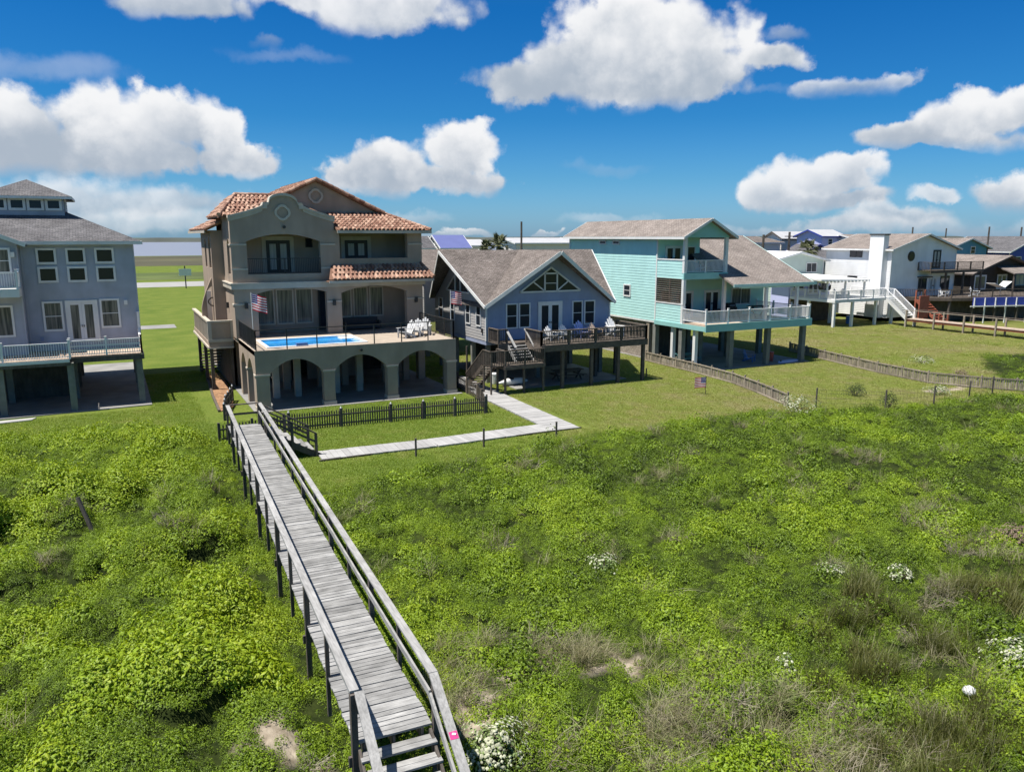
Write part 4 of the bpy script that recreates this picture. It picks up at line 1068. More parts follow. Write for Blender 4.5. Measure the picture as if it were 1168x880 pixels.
# distant houses
def small_house(label, x0,x1,y0,y1,zb,ze,zr,ridge,wm,rm,trim='white',wins=(), over=.5, step=.3, roofless=False):
    h=thing('beach_house',((x0+x1)/2,(y0+y1)/2,0),label,'house')
    house_walls(h,x0,x1,y0,y1,zb,ze,zr-.15,ridge,wm,corner=None,step=step)
    gable_roof(h,x0-over,x1+over,y0-over,y1+over,ze,zr,ridge,rm,trim=trim)
    for (k,a0,a1,z0,z1) in wins:
        window(h,FR(k,y0 if k=='f' else x0),a0,a1,z0,z1,fw=.1,hm=(.5,))
    piles(h,[(x0+.4,y0+.4),(x1-.4,y0+.4),(x0+.4,y1-.4),(x1-.4,y1-.4)],0,zb,.3)
    return h
small_house('small periwinkle gabled house with pale roof and royal blue front, behind the palm',100.2,105.0,89.5,94.6,3,10.6,11.65,'x','periwinkle','silver_roof','royal',(('l',91.4,92.2,8.6,9.8),('f',101.5,102.5,9.2,10.2)),.45)
small_house('small white gabled house with pale roof standing left of the periwinkle house',100.2,106.5,97.9,101.8,3,10.2,11.4,'x','cream','silver_roof','wood_dark',(('l',99.5,100.2,9.2,10.0),),.4)
small_house('long low cream house with brown roof behind the mint house',86,99,97,104,2,9.6,10.3,'x','cream','brown_roof','white',(),.5)
small_house('royal blue low-gabled bungalow tucked behind the pale green house',96,99.5,88,92,1,8.4,9.4,'y','royal','grey_roof','royal',(),.4)
small_house('grey-green cottage with a plain shingle roof behind the pale green house',86.5,95,80,86,1,7.2,8.6,'x','pale_green','grey_roof','white',(),.4)
small_house('teal blue house with long tan roof far behind the white house',117.6,127.5,80,92,1,8.7,10.3,'y','teal','tan_roof','white',(('f',123,124.2,7.8,9),),.5)
small_house('wide brown-roofed house half hidden behind the white house',104,117,84,94,1,9.6,10.9,'x','cream','tan_roof','white',(),.5)
small_house('low white-roofed shed between the white and the brown houses',101.5,111,83,85,.2,7.3,7.7,'x','cream','silver_roof','white',(),.4)
small_house('slate-blue house with steep side gable right behind the blue house',24.1,31,64.5,74,3.1,7.45,9.35,'x','sunlit_siding','brown_roof','white',(('l',66,66.9,4.8,6.2),('l',70,70.9,4.8,6.2),('f',25.2,26,4.4,6)),.45,.2)  # walls all take the sunlit tone, its brightness painted into the siding colour
small_house('small white house with dark grey roof on the skyline beside the stucco house',36.8,39.0,100.4,106,3,9.0,10.6,'x','cream','grey_roof','white',(('l',102.6,103.2,8.6,9.4),),.3)
small_house('small white house with blue metal roof on the skyline',40.2,44.3,100.4,106,3,9.0,10.75,'x','cream','blue_roof','white',(('l',102.6,103.2,8.6,9.4),),.3)
small_house('long low white building with pale roof behind the two palms',44.2,52.2,112,118,1,9.2,10.1,'x','cream','silver_roof','white',(),.4)
small_house('pale metal-roofed house behind the blue house ridge, near the pole',54.5,69,106,113,1,9.6,10.35,'x','cream','silver_roof','white',(('l',108.5,109.5,7.8,9),),.4)
small_house('small tan-roofed house peeping out left of the mint roof',72,80,118,126,2,9.5,10.4,'x','cream','tan_roof','white',(),.4)
small_house('grey cottage with brown roof between the mint house and white cottage',100,111,112,119,2,9.8,10.6,'x','cream','brown_roof','white',(),.4)
small_house('low tan-roofed house on the skyline right of the chimney',128,142,98,106,1,9.8,10.8,'x','cream','tan_roof','white',(),.4)

# ================================================================== boardwalk in the foreground
BW = thing('boardwalk', (4.6, 25, 0), 'weathered grey timber boardwalk with handrails and steps crossing the green dune growth', 'boardwalk')
pA=Vector((5.10,39.0,1.5)); pB=Vector((3.92,12.55,1.5)); dv=(pA-pB).normalized(); sd=Vector((dv.y,-dv.x,0)).normalized()
def bw(t,s,z): # t metres from the sea end, s metres to the right of the centre line
    p=pB+dv*t+sd*s; return Vector((p.x,p.y,z))
LEN=(pA-pB).length
HWD=.74
mb=MB(); t=0.0
while t<LEN-.05:
    e=random.uniform(-.012,.012); b=.142; tw=random.uniform(-.006,.006); dz=random.uniform(-.006,.008); yaw=random.uniform(-.012,.012)
    p=[bw(t+yaw,-HWD+e,1.46+dz-tw),bw(t-yaw,HWD+e,1.46+dz+tw),bw(t+b-yaw-.012,HWD+e,1.46+dz+tw),bw(t+b+yaw-.012,-HWD+e,1.46+dz-tw)]
    mb.hexa(p+[q+Vector((0,0,.04)) for q in p]); t+=.147
mb.build('deck_boards',M['wood_grey'],BW)
mb=MB()
for s in (-.55,0,.55): mb.beam(bw(0,s,1.33),bw(LEN,s,1.33),.05,.24)
mb.build('joist',M['wood_dark'],BW)
# side rails: flat cap board + lower rail; posts
PS=2.42
for s,nm in ((-.70,'l'),(.78,'r')):
    mb=MB(); t=0
    seglen=4.84
    while t<LEN-.05:
        e=min(t+seglen,LEN); mb.beam(bw(t,s,2.52+random.uniform(-.01,.01)),bw(e-.01,s,2.52+random.uniform(-.01,.01)),.17,.045); t=e
    mb.build('handrail',M['wood_grey_y'],BW)
    mb=MB(); off=.07 if nm=='l' else -.07
    t=0
    while t<LEN-.05:
        e=min(t+seglen,LEN); mb.beam(bw(t,s+off,2.12),bw(e-.01,s+off,2.12),.045,.13); t=e
    mb.build('mid_rail',M['wood_grey_y'],BW)
    k=int(round(LEN/PS))
    for i in range(k+1):
        t=LEN*i/k; p=bw(t,s-(.03 if nm=='l' else -.03),0); w=.04 if i%2 else .058
        pm=MB(); lo=-.1 if not i%2 else .6
        pm.box(p.x-w,p.x+w,p.y-w,p.y+w,lo,2.49); pm.build('rail_post',M['wood_dark'],BW)
for i in range(0,12,2):
    t=LEN*i/11
    pm=MB(); pm.beam(bw(t,-.85,1.15),bw(t,.85,1.15),.06,.2); pm.build('cross_beam',M['wood_dark'],BW)
# end rail at the house side
mb=MB(); mb.beam(bw(LEN,-.75,2.52),bw(LEN,.8,2.52),.12,.045); mb.beam(bw(LEN,-.75,2.05),bw(LEN,.8,2.05),.04,.1)
mb.build('end_rail',M['wood_dark'],BW)
# sea-end steps
mb=MB(); 
for i in range(8):
    z=1.5-.185*(i+1); t=-.30*(i+1)+.14
    for q in (0,.15):
        p=[bw(t-.16+q,-HWD+.06,z-.04),bw(t-.16+q,HWD,z-.04),bw(t-.02+q,HWD,z-.04),bw(t-.02+q,-HWD+.06,z-.04)]
        mb.hexa(p+[c+Vector((0,0,.04)) for c in p])
st=mb.build('sea_steps',M['wood_grey'],BW)
mb=MB()
for s in (-.66,.7): mb.beam(bw(.05,s,1.3),bw(-2.6,s,-.25),.05,.28)
mb.build('stringer',M['wood_dark'],st)
mb=MB(); mb.beam(bw(0,-.62,2.5),bw(-2.4,-.62,1.05),.17,.045); mb.build('handrail',M['wood_grey_y'],st)
mb=MB(); mb.beam(bw(0,.78,2.52),bw(-2.4,.80,1.05),.17,.045); mb.beam(bw(0,.71,2.1),bw(-2.4,.73,.62),.045,.13); mb.build('handrail',M['wood_grey_y'],st)
for s in (-.72,.84):
    p=bw(-2.2,s,0); mb=MB(); mb.box(p.x-.06,p.x+.06,p.y-.06,p.y+.06,-.1,1.15); mb.build('rail_post',M['wood_dark'],st)
a=bw(-1.05,.79,1.915); mb=MB(); mb.beam(bw(-1.0,.79,1.938),bw(-1.12,.79,1.866),.15,.004); mb.build('sticker',M['pink'],st)
mb=MB(); mb.beam(bw(-1.03,.80,1.927),bw(-1.06,.78,1.91),.09,.006); mb.build('sticker_mark',M['flag_white'],st)
# lawn-side stair off the right of the far end
y0=37.1; y1=38.7
mb=MB(); steps(mb,(5.95,y0,1.5),(8.2,y0,.1),(0,y1-y0,0),6,depth=.34); ls=mb.build('lawn_steps',M['wood_grey'],BW)
mb=MB()
for yy in (y0-.03,y1+.03): mb.beam((5.8,yy,1.35),(8.3,yy,-.02),.05,.3,side=(0,1,0))
mb.build('stringer',M['wood_dark'],ls)
for yy in (y0-.08,y1+.08):
    mb=MB(); mb.beam((5.75,yy,2.55),(8.15,yy,1.15),.12,.06,side=(0,1,0)); mb.beam((5.75,yy,2.12),(8.15,yy,.72),.05,.1,side=(0,1,0)); mb.build('handrail',M['wood_dark'],ls)
    for x in (5.8,7.0,8.12):
        z=2.52-(x-5.75)*.583; mb=MB(); mb.box(x-.06,x+.06,yy-.06,yy+.06,-.05,z); mb.build('rail_post',M['wood_dark'],ls)

# ================================================================== fences
def picket_fence(label, pts, h, mt, sp=.16, pw=.07, every=2.3, name='picket_fence', group=None, rails=(.25,.75), caps=None, ph=None, post=.12, wob=0):
    c=pts[len(pts)//2]; F_=thing(name,(c[0],c[1],0),label,'fence',group)
    P=[Vector((p[0],p[1],p[2] if len(p)>2 else 0)) for p in pts]
    mb=MB(); rl=MB(); posts=[]
    for p,q in zip(P[:-1],P[1:]):
        d=q-p; L=d.length; dn=d.normalized(); nn=Vector((dn.y,-dn.x,0))
        for r_ in rails: rl.beam(p+nn*.04+Vector((0,0,h*r_)),q+nn*.04+Vector((0,0,h*r_)),.04,.08)
        k=int(L/sp)
        for i in range(k+1):
            c=p+dn*(i*sp+.05); hh=h*random.uniform(.96,1.03); wv=random.uniform(-wob,wob)
            a=dn*(pw/2); b=nn*.011
            base=c+Vector((0,0,.05)); top=c+Vector((wv,0,hh))
            mb.hexa([base-a-b,base-a+b,base+a+b,base+a-b,top-a-b,top-a+b,top+a+b,top+a-b])
        k=max(1,int(round(L/every)))
        for i in range(k+1): posts.append(p+d*(i/k))
    mb.build('picket_panel',M[mt],F_); rl.build('rail',M[mt],F_)
    seen=[]
    for c in posts:
        if any((c-s).length<.4 for s in seen): continue
        seen.append(c); pm=MB(); w=post/2; hh=(ph or h+.12); pm.box(c.x-w,c.x+w,c.y-w,c.y+w,c.z-.1,c.z+hh); po=pm.build('post',M[mt],F_)
        if caps:
            cm=MB(); cm.tube([(c.x,c.y,c.z+hh),(c.x,c.y,c.z+hh+.1)],[.05,.02],8); cm.build('post_cap',M[caps],po)
    return F_
picket_fence('dark brown picket fence in front of the pool terrace arches',[(7.9,42.5),(13.6,42.2),(19.4,41.8)],1.0,'wood_dark',sp=.135,caps='white',ph=1.1,post=.16)
picket_fence('dark brown picket fence along the path right of the pool terrace',[(19.5,41.9),(20.6,45.5),(21.4,52.5)],1.0,'wood_brown',sp=.3,pw=.12,post=.14,ph=1.15)
picket_fence('short dark picket gate behind the far end of the boardwalk',[(4.2,41.6),(7.6,42.3)],1.0,'wood_dark',sp=.17)
picket_fence('low dark fence with white-capped posts along the mulch bed',[(5.1,47.0),(5.5,49.5),(6.3,52.6)],.95,'wood_dark',sp=.2,pw=.14,every=1.1,caps='white',ph=1.0)
picket_fence('pale weathered slat fence beside the mint house running down to the green growth',[(40.3,54.0),(40.1,47.6),(39.6,42.6),(38.6,39.0),(37.2,35.0)],.82,'wood_fence',sp=.125,pw=.09,every=2.4,rails=(.12,.95),name='slat_fence',ph=.95,post=.1,wob=.03)
picket_fence('grey weathered slat fence between the two right-hand lawns',[(55.6,52.5),(54.4,47.4),(52.9,40.9),(52.4,36.2),(53.9,33.2),(56.4,29.8)],.85,'wood_fence',sp=.125,pw=.09,every=2.4,rails=(.12,.95),name='slat_fence',ph=.95,post=.1,wob=.04)
# wire fence with thin posts in the growth
WF=thing('wire_fence',(44,31.2,0),'low wire fence with thin dark posts at the edge of the right growth','fence')
wp=[(38.6,34.0),(41.9,31.6),(45.8,31.1),(49.5,31.2),(52.6,31.6)]
for x,y in wp:
    mb=MB(); mb.tube([(x,y,-.1),(x,y,1.25)],.05,8); mb.build('post',M['wood_dark'],WF)
mb=MB()
for (a,b) in zip(wp[:-1],wp[1:]):
    for z in (.3,.6,.9,1.12): mb.tube([(a[0],a[1],z),(b[0],b[1],z)],.006,4)
    k=14
    for i in range(k): 
        t=i/k; x=a[0]+(b[0]-a[0])*t; y=a[1]+(b[1]-a[1])*t; mb.tube([(x,y,.3),(x,y,1.12)],.004,4)
mb.build('wire',M['metal_dark'],WF)

# walkway on the right
RW=thing('boardwalk',(84.3,52,0),'reddish-brown low walkway with a single handrail on the right, below the white stair','boardwalk')
mb=MB(); plank_deck(mb,83.2,84.9,36,61.2,1.0,along='x',board=.2); mb.build('deck_boards',M['wood_tan'],RW)
mb=MB()
for x in (83.3,84.8): mb.beam((x,36,.85),(x,61.2,.85),.06,.24)
mb.build('joist',M['red_wood'],RW)
mb=MB(); mb.beam((83.2,36,2.0),(83.2,61.2,2.0),.16,.06); mb.build('handrail',M['wood_fence'],RW)
mb=MB(); mb.beam((84.9,36,2.0),(84.9,61.2,2.0),.16,.06); mb.build('handrail',M['wood_brown'],RW)
for i in range(8):
    for x in (83.2,84.9):
        y=36.2+i*3.55; mb=MB(); mb.box(x-.08,x+.08,y-.08,y+.08,-.1,1.97); mb.build('post',M['wood_fence'],RW)
# red stairs
RS=thing('timber_stair',(89.6,61.5,0),'rust-red timber stair and panel in front of the brown deck','stair')
mb=MB(); steps(mb,(88.6,63.9,3.05),(88.6,60.6,.3),(1.6,0,0),9,depth=.36); mb.build('tread',M['red_wood'],RS)
mb=MB()
for x in (88.55,90.25): mb.beam((x,64,2.9),(x,60.5,.15),.07,.3,side=(1,0,0)); mb.box(x-.08,x+.08,60.5,60.66,0,1.3); mb.box(x-.08,x+.08,63.8,63.96,0,4.0)
mb.build('stringer',M['red_wood'],RS)
mb=MB(); mb.box(86.6,88.3,61.9,62.05,.8,3.5); mb.build('panel',M['red_wood'],RS)
# blue wall with white posts
BWL=thing('low_wall',(97.5,58.4,0),'royal blue board wall with white posts below the brown deck','wall')
mb=MB(); mb.prism([(94.2,60.1,2.2),(101.2,57.9,2.2),(101.2,58.05,2.2),(94.2,60.25,2.2)],(0,0,.95)); mb.build('board_panel',M['royal'],BWL)
for i in range(6):
    t=i/5; x=94.2+7*t; y=60.02-2.2*t; mb=MB(); mb.box(x-.06,x+.06,y-.06,y+.06,0 if i%2 else 1.9,3.12); mb.build('post',M['white'],BWL)
mb=MB(); mb.beam((93.6,60.1,2.1),(101.4,57.7,2.1),.12,.12); mb.build('rail',M['white'],BWL)
# ================================================================== marker posts, stake
for x,y,h,lab in ((12.4,34.75,1.0,'thin dark marker post beside the grey path, leftmost of three'),(16.1,34.9,1.05,'thin dark marker post beside the grey path, middle of three'),(20.5,35.15,.85,'thin dark marker post at the corner of the grey path, rightmost of three')):
    mb=MB(); h*=.9; mb.box(x-.04,x+.04,y-.04,y+.04,-.1,h); mb.box(x-.047,x+.047,y-.047,y+.047,h,h+.03); tag(mb.build('marker_post',M['wood_dark']),lab,'post','marker posts along the grey path')
mb=MB(); mb.tube([(-1.25,29.6,-.1),(-1.75,30.0,1.6)],[.08,.07],9); tag(mb.build('leaning_post',M['wood_dark']),'dark wooden post leaning left in the green growth','post')
mb=MB(); mb.tube([(35.6,47.57,-.1),(35.6,47.57,.7)],[.05,.05],8); tag(mb.build('yard_stake',M['wood_dark']),'short dark stake in the lawn under the right corner of the blue house deck','post')

# ================================================================== flags
def flag(label, base, h, w, fh, lean=(0,0), direc=(-1,0), droop=.25, r=.02, pole='white_metal', group=None):
    t=thing('flag',base,label,'flag',group); b=Vector(base); top=b+Vector((lean[0],lean[1],h))
    mb=MB(); mb.tube([b,top],r,8); mb.build('pole',M[pole],t)
    mb=MB(); d=Vector((direc[0],direc[1],0)).normalized(); sx=13; 
    def P(u,v): 
        x=u*w; z=-v*fh-u*droop*fh; wv=.10*w*math.sin(u*7+v*1.5)*u
        return top+d*x+Vector((-d.y,d.x,0))*wv+Vector((0,0,z-.03))
    nu=14
    for j in range(13):
        for i in range(nu):
            u0,u1=i/nu,(i+1)/nu; v0,v1=j/13,(j+1)/13
            m_=0 if j%2==0 else 1
            if u0<.4 and j<7: m_=2
            mb.face([P(u0,v1),P(u1,v1),P(u1,v0),P(u0,v0)],m_)
    off=Vector((-d.y,d.x,0))
    for r_ in range(4):
        for c in range(5):
            u=.05+c*.075; v=.05+r_*.125
            for sg in (-1,1):
                q=P(u,v)+off*.008*sg; s=.022*fh*1.6
                mb.face([q+d*(-s)+Vector((0,0,-s*.3)),q+Vector((0,0,-s)),q+d*s+Vector((0,0,-s*.3)),q+Vector((0,0,s))],1)
    mb.build('cloth',[M['flag_red'],M['flag_white'],M['flag_blue']],t)
    return t
flag('striped flag on a white pole at the left rail of the pool terrace',(7.34,49.3,3.75),3.45,.95,1.0,direc=(.8,-.6),droop=.25)
flag('striped flag on a short pole at the right rail of the pool terrace',(20.2,49.0,3.75),3.2,.75,.85,direc=(.8,-.6),droop=.12)
flag('small striped garden flag standing on the lawn beside the pale slat fence',(35.15,40.3,0),1.25,.75,.72,direc=(-.8,.6),droop=.1,pole='metal_dark')

# ================================================================== furniture
def adirondack(label, loc, rz, mt='white', group='chairs on the decks', sc=1.0, cushion=None):
    t=thing('deck_chair',loc,label,'chair',group,0); base=Vector(loc)
    rot=Euler((0,0,rz)).to_matrix()
    def W(p): return base+rot@(Vector(p)*sc)
    def slab(mb,a,b,w,h,side=None):
        sdv=rot@Vector(side) if side else None
        mb.beam(W(a),W(b),w*sc,h*sc,side=sdv)
    mb=MB()   # faces local -y
    for i in range(5): slab(mb,(-.27,-.34+i*.13,.38-i*.04),(.27,-.34+i*.13,.38-i*.04),.115,.022)
    mb.build('seat',M[cushion or mt],t)
    mb=MB()
    for i in range(5):
        x=-.24+i*.12; hh=1.02-.10*abs(i-2)**1.3
        slab(mb,(x*.8,.18,.22),(x*1.1,.50,hh),.105,.022,side=(1,0,0))
    mb.build('backrest',M[mt],t)
    for s in (-1,1):
        mb=MB(); slab(mb,(s*.35,-.42,.58),(s*.35,.36,.56),.15,.025); mb.build('armrest',M[mt],t)
        mb=MB(); slab(mb,(s*.31,-.36,0),(s*.31,-.36,.57),.09,.03); mb.build('leg',M[mt],t)
        mb=MB(); slab(mb,(s*.29,-.38,.36),(s*.29,.52,.03),.03,.11); mb.build('leg',M[mt],t)
        mb=MB(); slab(mb,(s*.33,.34,.0),(s*.33,.34,.55),.06,.03); mb.build('leg',M[mt],t)
    return t
adirondack('white slatted chair on the blue house deck, nearest the glazed doors',(27.9,48.7,3.15),.15)
adirondack('white slatted chair on the blue house deck, second from the glazed doors',(29.1,48.8,3.15),-.1)
adirondack('pale blue-grey wide chair on the blue house deck below the right windows',(30.7,49.0,3.15),.0,'periwinkle',sc=1.2)
adirondack('tan slatted chair on the blue house deck below the right windows',(31.45,48.3,3.15),.2,'wood_tan',sc=1.1)
adirondack('large white chair at the right end of the blue house deck',(33.4,48.7,3.15),.1,sc=1.35)
adirondack('leftmost white-backed lounge chair with grey cushion on the pool terrace',(17.5,50.4,3.75),-1.1,'chair_white',cushion='cushion_grey',sc=1.15)
adirondack('middle white-backed lounge chair with grey cushion on the pool terrace',(18.4,50.9,3.75),-.6,'chair_white',cushion='cushion_grey',sc=1.15)
adirondack('rightmost white-backed lounge chair with grey cushion on the pool terrace',(19.2,51.4,3.75),-.5,'chair_white',cushion='cushion_grey',sc=1.15)
adirondack('blue low chair in the shade under the mint house',(47.9,49.6,.07),.5,'blue_plastic')
adirondack('white chair on the white deck, left of a pair under the porch roof',(78.3,67,3.3),.1)
adirondack('white chair on the white deck, right of a pair under the porch roof',(79.7,67,3.3),-.1)
adirondack('white chair behind the rail of the brown deck, before the white house',(93.4,63.6,3.05),.1,sc=1.2)
adirondack('white lounge chair farther right on the brown deck',(97.8,62.4,3.05),.3,sc=1.2)
adirondack('pale chair on the lower porch of the mint house',(42.2,51.6,3.6),.0,'periwinkle')
adirondack('pale chair on the upper porch of the mint house',(44.4,52.4,7.62),.2,'white')
def bench_sofa(label,loc,w,mt,cm):
    t=thing('sofa',loc,label,'sofa'); x,y,z=loc
    mb=MB(); mb.box(x-w/2,x+w/2,y-.4,y+.4,z+.12,z+.4); mb.build('seat',M[cm],t)
    mb=MB(); mb.box(x-w/2,x+w/2,y+.28,y+.44,z+.4,z+.85); mb.build('backrest',M[cm],t)
    for s in (-1,1):
        mb=MB(); mb.box(x+s*w/2-.08,x+s*w/2+.08,y-.42,y+.44,z+.1,z+.62); mb.build('armrest',M[mt],t)
        for q in (-.34,.34):
            mb=MB(); mb.box(x+s*(w/2-.1)-.04,x+s*(w/2-.1)+.04,y+q-.04,y+q+.04,z,z+.12); mb.build('leg',M[mt],t)
    return t
bench_sofa('long dark sofa on the mint house lower deck',(46.6,51.2,3.6),2.4,'metal_dark','hammock')
bench_sofa('dark blue sofa under the right windows of the pool terrace porch',(16.2,56.6,3.75),2.6,'metal_dark','hammock')
def table(label,loc,w,d,h,mt,name='table',cat='table',bench=None):
    t=thing(name,loc,label,cat); x,y,z=loc
    mb=MB(); mb.box(x-w/2,x+w/2,y-d/2,y+d/2,z+h-.05,z+h); mb.build('tabletop',M[mt],t)
    for s in (-1,1):
        mb=MB(); mb.beam((x+s*(w/2-.25),y-.55*d,z),(x+s*(w/2-.25),y+.25*d,z+h-.05),.08,.09,side=(1,0,0)); mb.beam((x+s*(w/2-.25)+.05*s,y+.55*d,z),(x+s*(w/2-.25)+.05*s,y-.25*d,z+h-.05),.08,.09,side=(1,0,0)); mb.build('leg',M[mt],t)
        if bench:
            mb=MB(); mb.box(x-w/2,x+w/2,y+s*d*.85-.14,y+s*d*.85+.14,z+.42,z+.47); mb.build('seat',M[mt],t)
    if bench:
        mb=MB()
        for s in (-1,1): mb.box(x+s*(w/2-.25)-.03,x+s*(w/2-.25)+.03,y-d*.95,y+d*.95,z+.34,z+.42)
        mb.build('crossbar',M[mt],t)
    return t
table('teal picnic table in the shade under the mint house',(42.6,51.6,.07),2.0,.8,.76,'teal_paint','picnic_table',bench=True)
table('dark dining table on the mint house deck behind the right posts',(50.3,51.4,3.6),1.9,.9,.95,'wood_brown')
table('plain bench table in the shade under the blue house',(29.6,49.2,.06),2.4,.8,.76,'wood_brown','picnic_table',bench=True)
def grill(label,loc):
    t=thing('grill',loc,label,'grill'); x,y,z=loc
    mb=MB(); mb.box(x-.55,x+.55,y-.28,y+.28,z+.1,z+.85); mb.build('cart',M['metal_dark'],t)
    mb=MB(); mb.tube([(x-.42,y,z+.95),(x+.42,y,z+.95)],.27,14); mb.build('lid',M['metal_dark'],t)
    mb=MB(); mb.tube([(x-.3,y-.3,z+1.0),(x+.3,y-.3,z+1.0)],.02,8); mb.build('handle',M['white_metal'],t)
grill('dark covered grill on the mint house deck beside the dining table',(48.2,52.6,3.6))
# bins and oddments under houses
def bin_(label,loc,mt,h=.7,r=.28):
    t=thing('storage_bin',loc,label,'bin'); x,y,z=loc
    mb=MB(); mb.tube([(x,y,z),(x,y,z+h)],[r*.85,r],14); mb.build('body',M[mt],t)
    mb=MB(); mb.tube([(x,y,z+h),(x,y,z+h+.06)],[r*1.06,r*.95],14); mb.build('lid',M[mt],t)
bin_('red plastic bin in the shade under the mint house',(49.6,48.9,.07),'red_plastic',.75)
bin_('white round bin in the shade under the blue house platform',(24.0,50.2,.06),'white',.7)
bin_('blue barrel standing under the white deck',(80.4,66.8,.0),'blue_plastic',.9,.35)
t=thing('paddle_board',(50.6,47.6,.08),'pale paddle board lying on the slab under the mint house','paddle board'); mb=MB()
bp=[]; 
for i in range(24):
    a=2*PI*i/24; bp.append((50.6+1.3*math.cos(a)*.93-.35*math.sin(a)*.36,47.85+.35*math.sin(a)+1.3*math.cos(a)*.1,.17))
mb.prism(bp,(0,0,-.09)); mb.build('board',M['periwinkle'],t); mb=MB(); mb.box(49.55,49.7,47.7,47.74,.17,.3); mb.build('fin',M['metal_dark'],t)
for (x,y,lab) in ((23.9,48.9,'white rounded kayak end under the blue house platform'),):
    t=thing('kayak',(x,y,.06),lab,'kayak'); mb=MB(); mb.tube([(x-.2,y,.3),(x+.6,y+.1,.34),(x+1.7,y+.2,.32),(x+2.3,y+.25,.28)],[.05,.24,.24,.05],12); mb.build('hull',M['white'],t)
    mb=MB(); mb.tube([(x+.9,y+.13,.5),(x+.9,y+.13,.58)],[.2,.2],12); mb.build('cockpit',M['dark'],t)
    for q in (.4,1.5):
        mb=MB(); mb.box(x+q-.06,x+q+.06,y-.15,y+.45,.04,.14); mb.build('chock',M['wood_brown'],t)
# hammock under the porch roof
t=thing('hammock',(75.2,66.6,3.3),'dark hammock slung under the white porch roof','hammock'); mb=MB(); n=14
for i in range(n):
    for j in range(4):
        def hp(u,v): 
            sag=4*u*(1-u); return (74.2+2.1*u,66.3+(v-.5)*.9*min(1,sag*1.3),4.95-.75*sag-.22*sag*(1-(2*v-1)**2))
        mb.face([hp(i/n,j/4),hp((i+1)/n,j/4),hp((i+1)/n,(j+1)/4),hp(i/n,(j+1)/4)])
mb.build('cloth',M['hammock'],t); mb=MB(); mb.tube([(74.2,66.3,4.95),(73.95,66.3,5.35)],.015,6); mb.tube([(76.3,66.3,4.95),(76.55,66.3,5.3)],.015,6); mb.build('rope',M['wood_fence'],t)
# tilted white parasol on the brown deck
t=thing('parasol',(101.6,61.5,3.05),'white two-winged shade canopy on a post above the brown deck','parasol'); mb=MB(); mb.tube([(101.6,61.5,3.05),(101.6,61.5,4.15)],.05,8); mb.build('pole',M['white_metal'],t)
mb=MB(); mb.prism([(101.6,61.0,4.1),(99.9,61.2,4.65),(99.9,62.4,4.65),(101.6,62.0,4.1)],(0,0,.06)); mb.prism([(101.66,61.0,4.1),(103.4,61.2,4.8),(103.4,62.4,4.8),(101.66,62.0,4.1)],(0,0,.06)); mb.build('canopy',M['white'],t)

# ================================================================== utility poles, road sign
def pole(label,x,y,h,cross=True,r=.13):
    t=thing('utility_pole',(x,y,0),label,'utility pole','utility poles behind the houses')
    mb=MB(); mb.tube([(x,y,0),(x,y,h)],[r*1.2,r*.8],8); mb.build('mast',M['wood_dark'],t)
    if cross:
        mb=MB(); mb.box(x-.9,x+.9,y-.05,y+.05,h-.7,h-.58); mb.build('crossarm',M['wood_dark'],t)
pole('utility pole rising behind the blue house ridge',44.5,85.2,12.3,False,.15)
pole('utility pole just right of the mint house roof peak',66.5,90,12.6,False,.12)
pole('thick short utility pole before the white cottage',70.0,71.3,10.75,False,.17)
pole('utility pole between the white cottage and the periwinkle house',89.0,85.5,11.2,True,.2)
pole('utility pole right of the teal house, tall',127.3,80,12.1,False,.16)
pole('utility pole at the far right edge of the skyline',153,90,12.3,False,.18)
pole('utility pole on the skyline behind the white house roof',129,95,12.2,False,.16)
pole('second utility pole on the skyline behind the teal house',134,92,12.0,False,.14)
t=thing('road_sign',(13.4,176,0),'pale road sign on a thin dark post by the far road','sign'); mb=MB(); mb.tube([(13.4,176,0),(13.4,176,4.6)],.12,8); mb.build('post',M['metal_dark'],t)
mb=MB(); mb.box(12.2,14.6,175.8,175.88,2.6,4.0); mb.build('panel',M['sign'],t)
# ================================================================== ground, road, water
CAMZ = 10.5; YAW = R(26.9); PITCH = math.atan(170/890)
rng = np.random.default_rng(11)
_perm = rng.random((256, 256))
def vnoise(x, y, s):
    x = np.asarray(x, float)*s; y = np.asarray(y, float)*s
    xi = np.floor(x).astype(int); yi = np.floor(y).astype(int); fx = x-xi; fy = y-yi
    fx = fx*fx*(3-2*fx); fy = fy*fy*(3-2*fy)
    g = lambda a, b: _perm[a & 255, b & 255]
    return (g(xi,yi)*(1-fx)+g(xi+1,yi)*fx)*(1-fy)+(g(xi,yi+1)*(1-fx)+g(xi+1,yi+1)*fx)*fy
def fbm(x, y, s, o=4):
    v = 0; a = .5; t = 0
    for i in range(o):
        v = v + a*vnoise(np.asarray(x)+i*17.3, np.asarray(y)-i*9.1, s*2**i); t += a; a *= .5
    return v/t
def sstep(a, b, x):
    t = np.clip((x-a)/(b-a), 0, 1); return t*t*(3-2*t)
_bx = [-40,-20,-6,0,3.0,4.6,4.7,8,12,16,22,31,37,41,48,54,57,61,67,75,90,140]
_by = [51,50,48,46.3,44.6,44,32.2,31.6,33.0,34.0,35.1,35.3,34.2,32.6,32.0,31.0,33,38,42,43,42,42]
def vegdist(x, y):   # metres inside the green growth (negative = lawn)
    return np.interp(x, _bx, _by) + (fbm(x,y,.35,3)-.5)*2.2 - y
def walk_s(x, y):    # signed distance from the boardwalk axis and position along it
    t = (x-pB.x)*dv.x + (y-pB.y)*dv.y; s = (x-pB.x)*sd.x + (y-pB.y)*sd.y
    return t, s
